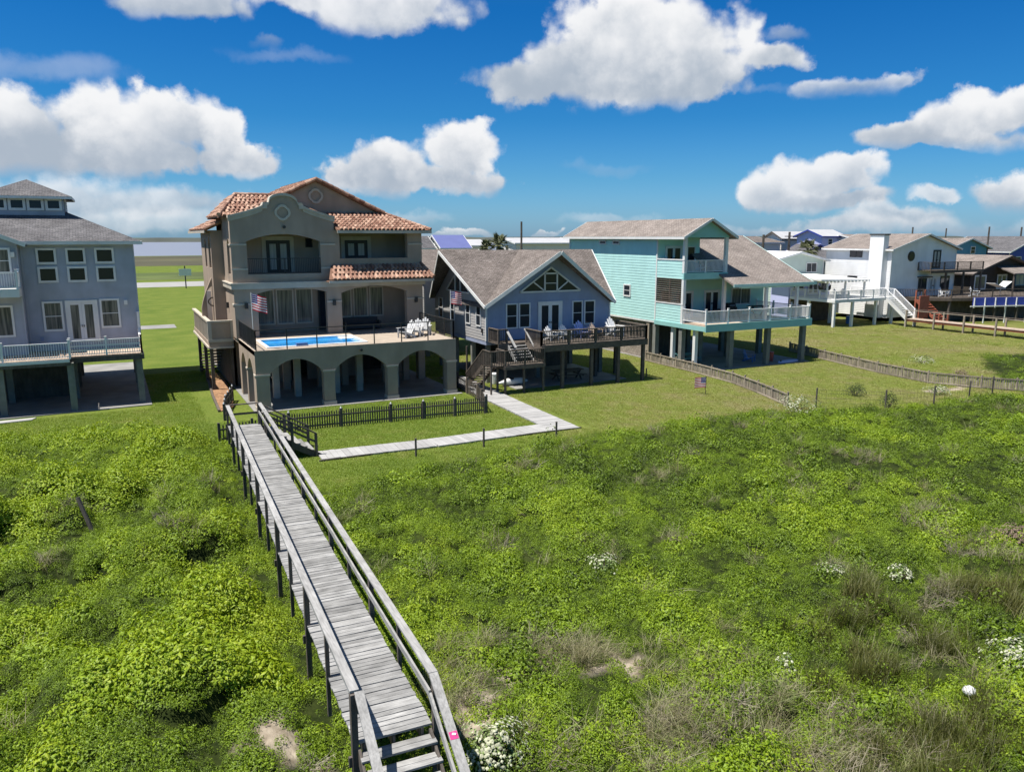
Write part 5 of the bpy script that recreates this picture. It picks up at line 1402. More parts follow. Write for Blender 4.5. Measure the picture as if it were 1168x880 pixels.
SANDS = [(7.6,15.4,1.0,.5),(8.9,15.4,.7,.4),(10.2,14.4,.9,.35),(6.6,14.4,.8,.6),(2.3,15.0,.6,1.1),(2.6,13.2,.5,.9),(51.5,34.0,2.6,.5),(45.5,36.2,1.2,.3),(6.2,13.6,.5,.6)]
def sandmask(x, y):
    m = np.zeros(np.shape(x))
    for (cx,cy,rx,ry) in SANDS:
        d = np.sqrt(((x-cx)/rx)**2+((y-cy)/ry)**2) + (fbm(x,y,2.1,4)-.5)*2.2
        m = np.maximum(m, 1-sstep(.55,1.05,d))
    return m
_mr = np.random.default_rng(5)
MOUNDS = [(_mr.uniform(-15,2.0),_mr.uniform(14,38),_mr.uniform(.7,1.7),_mr.uniform(.4,.95)) for i in range(70)] + [(_mr.uniform(6,50),_mr.uniform(9,33),_mr.uniform(.4,.9),_mr.uniform(.12,.32)) for i in range(330)]
def moundh(x, y):
    m = np.zeros(np.shape(x))
    wx = x+(fbm(x,y,1.3,2)-.5)*.9; wy = y+(fbm(x+31,y-7,1.3,2)-.5)*.9
    for (cx,cy,r,h_) in MOUNDS:
        d2 = ((wx-cx)**2+(wy-cy)**2)/(r*r)
        m = np.maximum(m, h_*np.sqrt(np.clip(1-d2,0,1)))
    return m
def hgt(x, y):
    v = sstep(0, 3.5, vegdist(x,y))
    left = sstep(1.5,-1.0, x-3.2)
    h = v*(.14+.35*(fbm(x,y,.22,3)-.5)) + v*left*(.9*np.clip(fbm(x,y,.30,4)-.42,0,1)*2.0)
    t, s = walk_s(x, y)
    near = sstep(2.2,.9,np.abs(s))*sstep(-5,-3,t)*sstep(40,38,t)
    h = h+v*moundh(x,y); h = h*(1-near*.8)
    right = sstep(58,64,x)*sstep(58,50,y)
    h = h + right*(.5*(fbm(x,y,.12,3)-.4))
    return h*(1-sstep(80,110,y))
gx = np.concatenate([np.arange(-45,-12,1.5), np.arange(-12,60,.4), np.arange(60,175.1,1.5)])
gy = np.concatenate([np.arange(-6,56,.4), np.arange(56,116.1,2.0)])
GX, GY = np.meshgrid(gx, gy); HZ = hgt(GX, GY)
edge = np.minimum.reduce([sstep(-45,-38,GX), sstep(175,165,GX), sstep(-6,-2,GY), sstep(116,108,GY)])
HZ = HZ*edge
nx, ny = len(gx), len(gy)
V = np.stack([GX.ravel(), GY.ravel(), HZ.ravel()], 1)
idx = np.arange(nx*ny).reshape(ny, nx)
F4 = np.stack([idx[:-1,:-1], idx[:-1,1:], idx[1:,1:], idx[1:,:-1]], -1).reshape(-1,4)
x0,x1,y0,y1 = float(gx[0]),float(gx[-1]),float(gy[0]),float(gy[-1]); B = 9000.
ext = np.array([(-B,-B,0),(B,-B,0),(B,B,0),(-B,B,0),(x0,y0,0),(x1,y0,0),(x1,y1,0),(x0,y1,0)])
n0 = len(V)
EF = [(n0+0,n0+1,n0+5,n0+4),(n0+1,n0+2,n0+6,n0+5),(n0+2,n0+3,n0+7,n0+6),(n0+3,n0+0,n0+4,n0+7)]
me = bpy.data.meshes.new('ground')
me.from_pydata(np.vstack([V,ext]).tolist(), [], F4.tolist()+EF)
def setattr_f(me, name, arr, t='FLOAT'):
    a = me.attributes.new(name, t, 'POINT')
    if t == 'FLOAT': a.data.foreach_set('value', np.asarray(arr, np.float32))
    elif t == 'INT': a.data.foreach_set('value', np.asarray(arr, np.int32))
    else: a.data.foreach_set('vector', np.asarray(arr, np.float32).ravel())
z8 = np.zeros(8)
vegm = sstep(-.3,1.2,vegdist(GX,GY))
setattr_f(me, 'veg', np.concatenate([vegm.ravel(), z8]))
setattr_f(me, 'sand', np.concatenate([sandmask(GX,GY).ravel(), z8]))
drym = .45*sstep(17,30,GX) + sstep(.45,.7,fbm(GX,GY,.13,4))*sstep(10,34,GX)*.7 + sstep(56,62,GX)*sstep(.35,.65,fbm(GX,GY,.16,4))*.8
setattr_f(me, 'dry', np.concatenate([np.clip(drym,0,1).ravel(), z8]))
def ground_mat():
    m, nt, b = newmat('lawn_and_dune_ground'); L = nt.links.new
    gp = N(nt,'ShaderNodeNewGeometry'); pos = gp.outputs['Position']
    def noise(s, d=5):
        n = N(nt,'ShaderNodeTexNoise'); n.inputs['Scale'].default_value = s; n.inputs['Detail'].default_value = d; L(pos, n.inputs['Vector']); return n.outputs['Fac']
    def ramp(src, a, b_, c0, c1):
        r = N(nt,'ShaderNodeValToRGB'); r.color_ramp.elements[0].position = a; r.color_ramp.elements[1].position = b_
        r.color_ramp.elements[0].color = (*c0,1); r.color_ramp.elements[1].color = (*c1,1); L(src, r.inputs[0]); return r.outputs[0]
    def mixc(f, a, b_):
        x = N(nt,'ShaderNodeMix',data_type='RGBA'); L(f, x.inputs[0])
        for i, q in ((6,a),(7,b_)):
            if isinstance(q, tuple): x.inputs[i].default_value = (*q,1)
            else: L(q, x.inputs[i])
        return x.outputs[2]
    def attr(n):
        a = N(nt,'ShaderNodeAttribute'); a.attribute_name = n; return a.outputs['Fac']
    lawn = ramp(noise(.35,6), .3,.7, LAWN_A, LAWN_B)
    fine = ramp(noise(7,4), .25,.75, (.62,.62,.62),(1.3,1.3,1.3))
    mu = N(nt,'ShaderNodeMix',data_type='RGBA',blend_type='MULTIPLY'); mu.inputs[0].default_value = 1; L(lawn, mu.inputs[6]); L(fine, mu.inputs[7]); lawn = mu.outputs[2]
    dn = N(nt,'ShaderNodeMath',operation='MULTIPLY'); L(attr('dry'), dn.inputs[0])
    r_ = N(nt,'ShaderNodeMapRange'); r_.inputs[1].default_value=.3; r_.inputs[2].default_value=.65; L(noise(1.1,6), r_.inputs[0]); L(r_.outputs[0], dn.inputs[1])
    lawn = mixc(dn.outputs[0], lawn, (.19,.165,.065))
    bare = N(nt,'ShaderNodeMapRange'); bare.inputs[1].default_value=.64; bare.inputs[2].default_value=.78; bare.inputs[4].default_value=.55; L(noise(.55,7), bare.inputs[0])
    lawn = mixc(bare.outputs[0], lawn, (.20,.175,.07))
    vg = ramp(noise(1.8,6), .35,.65, (.010,.017,.004),(.034,.046,.010))
    c = mixc(attr('veg'), lawn, vg)
    sd_ = ramp(noise(3,6), .3,.7, (.17,.135,.095),(.44,.38,.30))
    c = mixc(attr('sand'), c, sd_)
    L(c, b.inputs['Base Color']); b.inputs['Roughness'].default_value = .95; b.inputs['Specular IOR Level'].default_value = .1
    bp = N(nt,'ShaderNodeBump'); bp.inputs['Strength'].default_value = .7; bp.inputs['Distance'].default_value = .06; L(noise(9,5), bp.inputs['Height']); L(bp.outputs[0], b.inputs['Normal'])
    return m
LAWN_A = (.088,.132,.020); LAWN_B = (.145,.178,.034)
me.materials.append(ground_mat())
for p in me.polygons: p.use_smooth = True
gr = bpy.data.objects.new('ground', me); COL.objects.link(gr); tag(gr, kind='structure')
def sheet(name, pts, m, z=.004, t=None):
    mb = MB()
    if t: mb.prism([(x,y,z) for x,y in pts], (0,0,-t))
    else: mb.face([(x,y,z) for x,y in pts])
    o = mb.build(name, m); tag(o, kind='structure'); return o
sheet('road', [(-400,178),(400,186),(400,206),(-400,198)], M['asphalt_pale'], .03)
sheet('driveway', [(-40,97.5),(6.2,99.3),(6.2,103.4),(-40,101.6)], M['concrete'], .02)
sheet('marsh', [(-900,300),(900,330),(900,485),(-900,455)], mat('marsh_mud',(.042,.038,.03),.95,.35,.02,col2=(.09,.085,.04)), .02)
sheet('verge', [(-500,209),(500,217),(500,262),(-500,250)], mat('rough_verge',(.06,.085,.02),.95,.4,.06,col2=(.10,.12,.035)), .015)
def water():
    m, nt, b = newmat('bay_water'); L = nt.links.new
    b.inputs['Base Color'].default_value = (.20,.215,.26,1); b.inputs['Roughness'].default_value = .35
    gp = N(nt,'ShaderNodeNewGeometry'); n = N(nt,'ShaderNodeTexNoise'); n.inputs['Scale'].default_value = .5; n.inputs['Detail'].default_value = 4; L(gp.outputs['Position'], n.inputs['Vector'])
    bp = N(nt,'ShaderNodeBump'); bp.inputs['Strength'].default_value = .4; L(n.outputs['Fac'], bp.inputs['Height']); L(bp.outputs[0], b.inputs['Normal'])
    return m
sheet('water', [(-1500,455),(1500,505),(2500,1700),(-2500,1700)], water(), .06)
# low far shore with scrub
mb = MB(); xs = np.linspace(-2600,2600,140); prev=None
for x in xs:
    h = 6+10*float(fbm(np.array([x]),np.array([3.]),.006,4)[0]); cur=(x,h)
    if prev: mb.hexa([(prev[0],1700,0),(x,1700,0),(x,1950,0),(prev[0],1950,0),(prev[0],1720,prev[1]),(x,1720,h),(x,1930,h),(prev[0],1930,prev[1])])
    prev=cur
tag(mb.build('far_shore', mat('far_shore_scrub',(.075,.085,.075),.95,.3,.01)), kind='structure')
mb=MB(); HX=np.linspace(150,520,50); HY=np.linspace(100,420,30); g=[[ (x,y,float(8.6*math.exp(-((x-330)/120)**2-((y-230)/75)**2)*(1+.3*(vnoise(x,y,.03)-.5)))-.05) for x in HX] for y in HY]
for j in range(29):
    for i in range(49): mb.face([g[j][i],g[j][i+1],g[j+1][i+1],g[j+1][i]])
hl=mb.build('hill', mat('grassy_rise',(.10,.115,.045),.95,.35,.04,col2=(.15,.14,.08)), smooth=True); tag(hl, kind='structure')
# plank path across the lawn
mb = MB(); random.seed(3)
def pathrun(p, q, w, step=.3, gap=.015):
    p=Vector((*p,0)); q=Vector((*q,0)); d=(q-p); L_=d.length; d.normalize(); n=Vector((-d.y,d.x,0)); t=0
    while t<L_:
        a=p+d*t; b_=p+d*min(t+step-gap,L_); zz=.10+random.uniform(-.006,.006); e=random.uniform(-.02,.02)
        mb.hexa([a-n*(w/2+e)+Vector((0,0,.02)),b_-n*(w/2+e)+Vector((0,0,.02)),b_+n*(w/2-e)+Vector((0,0,.02)),a+n*(w/2-e)+Vector((0,0,.02)),
                 a-n*(w/2+e)+Vector((0,0,zz)),b_-n*(w/2+e)+Vector((0,0,zz)),b_+n*(w/2-e)+Vector((0,0,zz)),a+n*(w/2-e)+Vector((0,0,zz))]); t+=step
pathrun((8.2,36.85),(14,36.6),1.5); pathrun((14,36.6),(20.9,36.85),1.55); pathrun((21.6,36.0),(21.9,44.5),1.75); pathrun((21.9,44.5),(22.3,54),1.8)
M['path']=mat('pale_path_boards',(.34,.335,.33),.85,.1,1.5,bump=.2,island=.12)
pth=mb.build('path', M['path']); tag(pth, kind='structure')
mb=MB(); mb.box(8.0,22.6,35.98,36.06,0,.09); tag(mb.build('path_edge',M['wood_dark']),kind='structure')
sheet('mulch_bed', [(5.15,49.5),(6.1,50.5),(6.6,56),(7.0,64),(5.9,64),(5.35,55)], M['mulch'], .05)
mb=MB()
for (a,b_) in (((5.85,64),(5.3,55)),((5.3,55),(5.1,49.5))): mb.beam((*a,.06),(*b_,.06),.14,.16)
tag(mb.build('bed_edging',M['wood_brown']),kind='structure')
sheet('stepping_slab',[(-7.6,51.6),(-4.9,51.9),(-4.7,52.5),(-7.6,52.3)],M['white'],.09,t=.09)
bpy.data.objects['stepping_slab'].data.materials[0]=M['path']

# ================================================================== vegetation
def np_mesh(name, verts, faces, mats, midx=None):
    m = bpy.data.meshes.new(name); m.from_pydata(verts, [], faces)
    for q in mats: m.materials.append(q)
    if midx is not None: m.polygons.foreach_set('material_index', midx)
    o = bpy.data.objects.new(name, m); return o
def leafclump(name, n, rad, hh, l0, l1, m, rs, aspect=.55, base=0.0, flat=.5):
    r = random.Random(rs); vs=[]; fs=[]
    for i in range(n):
        a=r.uniform(0,2*PI); q=r.random()**.5; z=base+hh*(1-q*q*.8)*r.uniform(.25,1.0)
        c=Vector((math.cos(a)*q*rad, math.sin(a)*q*rad, z))
        out=Vector((math.cos(a)*q, math.sin(a)*q, flat+r.uniform(0,.7))); out=(out+Vector((r.uniform(-.5,.5),r.uniform(-.5,.5),r.uniform(-.3,.3)))).normalized()
        t=out.cross(Vector((r.uniform(-1,1),r.uniform(-1,1),r.uniform(-1,1)))).normalized(); s=out.cross(t)
        L=r.uniform(l0,l1); w=L*aspect*.5; b=len(vs); k=r.uniform(.1,.3)*L
        vs+= [tuple(c-t*L*.5), tuple(c+s*w-out*k*.3), tuple(c+t*L*.5-out*k*.6), tuple(c-s*w-out*k*.3), tuple(c+out*k*.25)]
        fs+= [(b,b+1,b+4),(b+1,b+2,b+4),(b+2,b+3,b+4),(b+3,b,b+4)]
    return np_mesh(name, vs, fs, [m])
def grassclump(name, n, rad, l0, l1, w, m, rs, spread=.6, stem=False):
    r=random.Random(rs); vs=[]; fs=[]
    for i in range(n):
        a=r.uniform(0,2*PI); q=r.random()**.7*rad; c=Vector((math.cos(a)*q,math.sin(a)*q,0)); b2=r.uniform(0,2*PI)
        d=Vector((math.cos(b2),math.sin(b2),0)); s=Vector((-d.y,d.x,0)); L=r.uniform(l0,l1); ben=r.uniform(.15,1)*spread; b=len(vs); K=4
        for k in range(K+1):
            t=k/K; p=c+d*(ben*L*t*t)+Vector((0,0,L*t*(1-.35*ben*t))); ww=w*(1-t*.85)
            vs+=[tuple(p-s*ww),tuple(p+s*ww)]
        for k in range(K): fs.append((b+2*k,b+2*k+1,b+2*k+3,b+2*k+2))
    return np_mesh(name,vs,fs,[m])
def twigclump(name, n, rad, l0, l1, m, rs):
    r=random.Random(rs); mb=MB()
    for i in range(n):
        a=r.uniform(0,2*PI); q=r.random()*rad*.6; p=Vector((math.cos(a)*q,math.sin(a)*q,0)); L=r.uniform(l0,l1)
        d=Vector((r.uniform(-1,1),r.uniform(-1,1),r.uniform(.2,1.2))).normalized(); 
        q1=p+d*L*.5; q2=q1+(d+Vector((r.uniform(-.6,.6),r.uniform(-.6,.6),r.uniform(-.6,.2)))).normalized()*L*.5
        mb.tube([p,q1,q2],[.008,.006,.003],3,cap=False)
        for k in range(3):
            e=q1+(q2-q1)*r.random(); f_=e+Vector((r.uniform(-1,1),r.uniform(-1,1),r.uniform(-.3,.9)))*L*.25; mb.tube([e,f_],[.004,.002],3,cap=False)
    me=bpy.data.meshes.new(name); me.from_pydata(mb.v,[],mb.f); me.materials.append(m); return bpy.data.objects.new(name,me)
VINE = leafmat('vine_leaves', [(.030,.044,.006),(.088,.148,.006),(.168,.262,.008),(.238,.345,.010),(.305,.385,.016)], .27, hue_noise=.34)
DRY = leafmat('dry_grass_blades', [(.09,.085,.03),(.20,.18,.09),(.30,.28,.16),(.17,.23,.05)], .2)
TALL = leafmat('tall_grass_blades', [(.035,.042,.009),(.065,.075,.014),(.115,.125,.024),(.18,.17,.06)], .25)
TWIG = leafmat('bare_twigs', [(.12,.105,.07),(.21,.18,.125),(.31,.275,.205)], .0)
LAWNB = leafmat('lawn_blades', [(.16,.26,.026),(.24,.33,.04),(.33,.36,.10),(.38,.35,.17)], .3)

def scatter(name, label, cat, src, P, rot, scl, tint, kind):
    col = bpy.data.collections.new(name+'_sources')
    for o in src: col.objects.link(o)
    me = bpy.data.meshes.new(name); me.from_pydata(P.tolist(), [], [])
    setattr_f(me,'rot',rot,'FLOAT_VECTOR'); setattr_f(me,'scl',scl,'FLOAT_VECTOR'); setattr_f(me,'tint',tint); setattr_f(me,'kind_id',kind,'INT')
    o = bpy.data.objects.new(name, me); COL.objects.link(o); tag(o,label,cat,kind='stuff')
    for s in src:
        for m in s.data.materials:
            if m.name not in me.materials: me.materials.append(m)
    ng = bpy.data.node_groups.new(name+'_nodes','GeometryNodeTree')
    ng.interface.new_socket('Geometry',in_out='INPUT',socket_type='NodeSocketGeometry'); ng.interface.new_socket('Geometry',in_out='OUTPUT',socket_type='NodeSocketGeometry')
    n=ng.nodes; L=ng.links.new; gi=n.new('NodeGroupInput'); go=n.new('NodeGroupOutput')
    ci=n.new('GeometryNodeCollectionInfo'); ci.inputs['Collection'].default_value=col; ci.inputs['Separate Children'].default_value=True; ci.inputs['Reset Children'].default_value=True
    ip=n.new('GeometryNodeInstanceOnPoints'); ip.inputs['Pick Instance'].default_value=True
    def na(nm,t):
        a=n.new('GeometryNodeInputNamedAttribute'); a.data_type=t; a.inputs['Name'].default_value=nm; return a.outputs['Attribute']
    e2=n.new('FunctionNodeEulerToRotation'); L(na('rot','FLOAT_VECTOR'),e2.inputs[0])
    L(gi.outputs[0],ip.inputs['Points']); L(ci.outputs[0],ip.inputs['Instance']); L(na('kind_id','INT'),ip.inputs['Instance Index']); L(e2.outputs[0],ip.inputs['Rotation']); L(na('scl','FLOAT_VECTOR'),ip.inputs['Scale'])
    L(ip.outputs[0],go.inputs[0])
    md=o.modifiers.new('scatter','NODES'); md.node_group=ng
    return o
def infrustum(x, y, mx=70, my=90):
    f = x*math.sin(YAW)+y*math.cos(YAW); r = x*math.cos(YAW)-y*math.sin(YAW); z = .3-CAMZ
    d = f*math.cos(PITCH)-z*math.sin(PITCH); up = f*math.sin(PITCH)+z*math.cos(PITCH)
    u = 584+890*r/np.maximum(d,.1); v = 440-890*up/np.maximum(d,.1)
    return (d>2)&(u>-mx*2)&(u<1168+mx*2)&(v<880+my)
def candidates(n, x0,x1,y0,y1):
    x=rng.uniform(x0,x1,n); y=rng.uniform(y0,y1,n); return x,y
# zone weights --------------------------------------------------------------
def blob(x,y,cx,cy,rx,ry,k=.9): 
    return 1-sstep(.5,1.1,np.sqrt(((x-cx)/rx)**2+((y-cy)/ry)**2)+(fbm(x,y,.9,3)-.5)*k)
def dryzone(x,y):
    m=np.maximum.reduce([blob(x,y,10.6,11.2,2.6,1.5),blob(x,y,9.3,15.0,1.6,.9),blob(x,y,12.6,13.0,1.2,.9),blob(x,y,7.0,16.3,1.2,.8),blob(x,y,13,9.5,2.4,1.2),blob(x,y,27,18,1.5,.9),blob(x,y,2.3,14,1.2,2.0)*.6, blob(x,y,21,13.0,1.2,.7), blob(x,y,6.4,15.0,.9,1.3)])
    m=np.maximum(m, .75*sstep(.56,.70,fbm(x,y,.45,4))*sstep(19,12,y)*sstep(4.5,7,x))
    return m
def tallzone(x,y): 
    return np.maximum.reduce([blob(x,y,16.5,11.8,3.4,2.2),blob(x,y,19.5,13.8,3.0,1.6),blob(x,y,14.5,8.6,3,1.3), .8*blob(x,y,22.5,12.5,2.2,1.6)])
x,y=candidates(150000,-16,75,5,52)
ok=infrustum(x,y); x,y=x[ok],y[ok]
vd=vegdist(x,y); t,s=walk_s(x,y); dist=np.hypot(x,y)
hole=sstep(.56,.66,fbm(x+40,y,.95,3))*.85
dens=np.where(dist<22,38,np.where(dist<34,26,19))/ (150000/(91*47))
right_far=sstep(56,60,x)
dens=dens*np.clip(sstep(-.2,1.0,vd)+.0,0,1)*(1-.9*right_far*sstep(.62,.42,fbm(x,y,.3,4)))
sm=sandmask(x,y); dz=dryzone(x,y); tz=tallzone(x,y)
gap=sstep(.50,.62,fbm(x,y,.55,4))*sstep(4.6,6,x)*.35
dens=dens*(1-.75*sm)*(1-.35*np.clip(dz,0,1))*(1-.45*tz)*(1-gap)
dens=np.where((np.abs(s)<.95)&(t>-3.2)&(t<LEN+.5),dens*.6,dens)
keep=rng.random(len(x))<dens; x,y=x[keep],y[keep]; vd=vd[keep]; dist=dist[keep]
n=len(x); left=x<3.2
big=np.where(left, .62+.62*sstep(.45,.7,fbm(x,y,.45,4)), .52+.42*sstep(.42,.7,fbm(x,y,.9,3)))
t,s=walk_s(x,y); big=np.where(np.abs(s)<1.8, np.minimum(big,.75), big); big=np.where((np.abs(s)<1.0)&(t<LEN+.5), np.minimum(big,.5), big)
sc=big*np.clip(rng.lognormal(0,.28,n),.5,1.9)*np.where(dist>30,1.15,1.0)*(.45+.55*sstep(0,2.0,vd))*(1-.5*sstep(.52,.64,fbm(x+40,y,.95,3)))
z=hgt(x,y)-.04
P=np.stack([x,y,z],1); rot=np.stack([rng.normal(0,.16,n),rng.normal(0,.16,n),rng.uniform(0,2*PI,n)],1)
S=np.stack([sc,sc,sc*rng.uniform(.75,1.25,n)],1)
tint=.30+.40*sstep(.25,.75,fbm(x,y,.45,4))+rng.normal(0,.10,n)-.08*sstep(12,40,x)+np.where(left,.10,0)-.16*sstep(.5,.7,fbm(x,y,.11,3))*np.where(left,.3,1)
tint=np.clip(tint-.10-.22*sstep(.50,.64,fbm(x+40,y,.95,3))+rng.normal(0,.05,n),.0,.72)
x3,y3=candidates(90000,-16,60,5,50); ok=infrustum(x3,y3)&(vegdist(x3,y3)>.1); x3,y3=x3[ok],y3[ok]
ok=rng.random(len(x3))<np.where(np.hypot(x3,y3)<30,16,9)/(90000/(76*45))*(1-.8*sandmask(x3,y3)); x3,y3=x3[ok],y3[ok]; m3=len(x3)
s3=rng.uniform(.28,.52,m3); P=np.concatenate([P,np.stack([x3,y3,hgt(x3,y3)-.02],1)]); S=np.concatenate([S,np.stack([s3,s3,s3],1)])
rot=np.concatenate([rot,np.stack([np.zeros(m3),np.zeros(m3),rng.uniform(0,6.3,m3)],1)]); tint=np.concatenate([tint,np.clip(.12+.3*fbm(x3,y3,.6,3)+rng.normal(0,.08,m3),0,.6)]); n=len(P)
kk=rng.integers(0,4,n)
src=[leafclump('leaf_clump',130,.36,.40,.055,.10,VINE,1,flat=.3),leafclump('leaf_clump',130,.38,.48,.05,.09,VINE,2,flat=.3),leafclump('leaf_clump',120,.40,.34,.06,.11,VINE,3,flat=.35),leafclump('leaf_sprig',120,.26,.62,.05,.085,VINE,4,.42,flat=.3)]
scatter('ground_cover','bright green leafy growth covering the dune from the lawns down to the bottom of the picture','ground cover',src,P,rot,S,tint,kk)
# dry grass and twigs
x,y=candidates(60000,4,40,5,34); ok=infrustum(x,y); x,y=x[ok],y[ok]
w=np.clip(dryzone(x,y)+.7*blob(x,y,2.3,14.3,1.3,1.9),0,1)*(1-.35*sandmask(x,y)); keep=rng.random(len(x))<w*9.5/(60000/(36*29)); x,y=x[keep],y[keep]
x2,y2=candidates(5000,-10,50,9,34); ok=infrustum(x2,y2)&(vegdist(x2,y2)>1)&(fbm(x2,y2,.8,3)>.68); x=np.concatenate([x,x2[ok]]); y=np.concatenate([y,y2[ok]])
t,s=walk_s(x,y); ok=~((np.abs(s)<1.2)&(t>-3)); x,y=x[ok],y[ok]; n=len(x)
P=np.stack([x,y,hgt(x,y)-.02],1); sc=rng.uniform(.6,1.2,n)
scatter('dry_grass','tangled dry tan grass and bare grey twigs in the lower middle and right of the growth','dry grass',
  [grassclump('dry_tuft',46,.28,.35,.8,.006,DRY,5,1.3),grassclump('dry_tuft',46,.3,.3,.65,.006,DRY,6,1.6),twigclump('twig_tuft',26,.4,.35,.8,TWIG,7)],
  P,np.stack([rng.normal(0,.3,n),rng.normal(0,.3,n),rng.uniform(0,6.3,n)],1),np.stack([sc]*3,1),np.clip(rng.uniform(.1,.75,n),0,1),rng.choice(3,n,p=[.5,.32,.18]))
# tall grass
x,y=candidates(40000,8,32,4,24); ok=infrustum(x,y); x,y=x[ok],y[ok]
w=np.clip(tallzone(x,y),0,1); w=w*sstep(.38,.6,fbm(x,y,.9,4)); keep=rng.random(len(x))<w*15/(40000/(24*20)); x,y=x[keep],y[keep]; n=len(x)
P=np.stack([x,y,hgt(x,y)-.02],1); sc=rng.uniform(.65,1.15,n)
scatter('tall_grass','patch of tall olive-green grass in the lower right of the growth','tall grass',
  [grassclump('tall_tuft',60,.26,.5,1.0,.007,TALL,8,.7),grassclump('tall_tuft',60,.3,.4,.85,.008,TALL,9,.9)],
  P,np.stack([rng.normal(.1,.15,n),rng.normal(0,.15,n),rng.uniform(0,6.3,n)],1),np.stack([sc]*3,1),np.clip(.1+.65*fbm(x,y,.8,3)+rng.normal(0,.16,n),0,.9),rng.integers(0,2,n))
# lawn tufts
x,y=candidates(440000,-14,96,31,66); ok=infrustum(x,y,10,0); x,y=x[ok],y[ok]
vd=vegdist(x,y); bad=(vd>.6)
for (a,b_,c,d) in ((7.0,20.6,48,72),(24.4,33.9,47.5,60.3),(40.9,52.7,47.3,66),(-13,1.6,52.4,73),(8.1,22.8,35.9,37.75),(20.7,23.3,36,55),(4.1,7.1,46.4,61),(3.8,6.2,30,39.2),(48.9,54.1,33.4,34.6)):
    bad|=(x>a)&(x<b_)&(y>c)&(y<d)
x,y=x[~bad],y[~bad]; keep=rng.random(len(x))<np.where(np.hypot(x,y)<60,.55,.35)*(1-sstep(62,94,x)); x,y=x[keep],y[keep]; n=len(x)
P=np.stack([x,y,hgt(x,y)-.01],1); sc=rng.uniform(.7,1.2,n)*(1+.9*sstep(.55,.7,fbm(x,y,.4,3))*sstep(54,60,x))
scatter('lawn_grass','short mown grass of the lawns between the houses and the growth','lawn grass',
  [grassclump('lawn_tuft',22,.30,.05,.12,.009,LAWNB,10,.8),grassclump('lawn_tuft',22,.34,.05,.10,.009,LAWNB,12,.9)],
  P,np.stack([np.zeros(n),np.zeros(n),rng.uniform(0,6.3,n)],1),np.stack([sc]*3,1),np.clip(-.10+.45*fbm(x,y,.3,4)+.25*sstep(.5,.72,fbm(x,y,1.1,3))+.36*sstep(17,30,x)+.35*sstep(.55,.75,fbm(x,y,.16,4))*sstep(15,25,x)+rng.normal(0,.07,n),0,.85),rng.integers(0,2,n))

# flowering shrubs: each a thing
FOL = mat('grey_green_leaves',(.16,.22,.075),.7,.2,3,island=.4)
BLO = mat('cream_blossom',(.40,.41,.29),.7,.1,3,island=.35)
def shrub(label, x, y, r, hh, nf=260, nb=160, white=1.0, fol=None):
    z=float(hgt(np.array([x]),np.array([y]))[0]); t=thing('flowering_shrub',(x,y,z),label,'shrub')
    rr=random.Random(int(x*100+y*10))
    def leaves(n,l0,l1,lo,hi,asp,m,nm):
        vs=[];fs=[]
        for i in range(n):
            a=rr.uniform(0,2*PI); q=rr.random()**.5; k=rr.uniform(lo,hi)
            if nm=='blossom' and mnoise.noise(Vector((math.cos(a)*q*2.2+x,math.sin(a)*q*2.2+y,0)))<-.12: continue
            k=k*(1+.18*math.sin(3*a+r)); zz=hh*math.sqrt(max(0,1-q*q))*k+.03
            c=Vector((x+math.cos(a)*q*r*k,y+math.sin(a)*q*r*k,z+zz)); o_=Vector((math.cos(a)*q,math.sin(a)*q,.6+rr.uniform(-.3,.5))).normalized()
            tt=o_.cross(Vector((rr.uniform(-1,1),rr.uniform(-1,1),rr.uniform(-1,1)))).normalized(); s_=o_.cross(tt); L=rr.uniform(l0,l1); w_=L*asp*.5; b=len(vs)
            vs+=[c-tt*L*.5,c+s_*w_,c+tt*L*.5,c-s_*w_,c+o_*L*.18]; fs+=[(b,b+1,b+4),(b+1,b+2,b+4),(b+2,b+3,b+4),(b+3,b,b+4)]
        mb=MB(); mb.mesh(vs,fs); return mb.build(nm,m,t)
    leaves(nf,.07,.13,.55,1.0,.5,fol or FOL,'foliage')
    if nb: leaves(nb,.05,.10,.9,1.06,.95,BLO,'blossom')
    mb=MB()
    for i in range(7):
        a=2*PI*i/7; mb.tube([(x,y,z-.05),(x+math.cos(a)*r*.5,y+math.sin(a)*r*.5,z+hh*.6)],[.02,.01],5)
    mb.build('stem',M['bark'],t); return t
shrub('large cream-flowered shrub beside the foot of the boardwalk steps',6.05,12.7,.8,.62,420,520)
shrub('small white-flowered shrub in mid growth right of the boardwalk',12.9,19.1,.55,.4,150,150)
shrub('cream-flowered shrub at the right edge of the picture, low down',18.9,10.0,.75,.6,320,420)
shrub('pale flowered shrub at the foot of the pale slat fence',37.0,33.9,1.5,.8,420,520)
shrub('small pale flower cluster in the tall grass zone',13.5,12.2,.25,.5,50,45)
shrub('pair-topped cream flower cluster in the right middle growth',20.9,14.7,.42,.4,110,150)
shrub('pale flower tuft left of the pair-topped cluster in the right middle growth',19.4,15.9,.5,.35,150,90)
shrub('pale flowered shrub in the growth beyond the wire fence',49.2,33.2,.9,.6,260,260)
shrub('pale flowered shrub on the right lawn slope above the slat fence',60.5,42.5,1.1,.6,240,260)
shrub('dark green round bush at the edge of the right middle lawn',43.8,35.4,.9,.9,520,0,fol=mat('dark_bush_leaves',(.045,.07,.018),.7,.2,3,island=.5))
shrub('dark green bush growing against the wire fence',42.6,31.9,.7,1.0,420,0,fol=bpy.data.materials['dark_bush_leaves'])
shrub('dry brown domed bush near the right edge of the growth',26.9,14.6,.9,.7,700,0,fol=mat('dry_bush_twigs',(.20,.145,.11),.9,.2,3,island=.4))
shrub('dark brown low bush on the right lawn slope',57.2,36.9,.7,.5,300,0,fol=bpy.data.materials['dry_bush_twigs'])
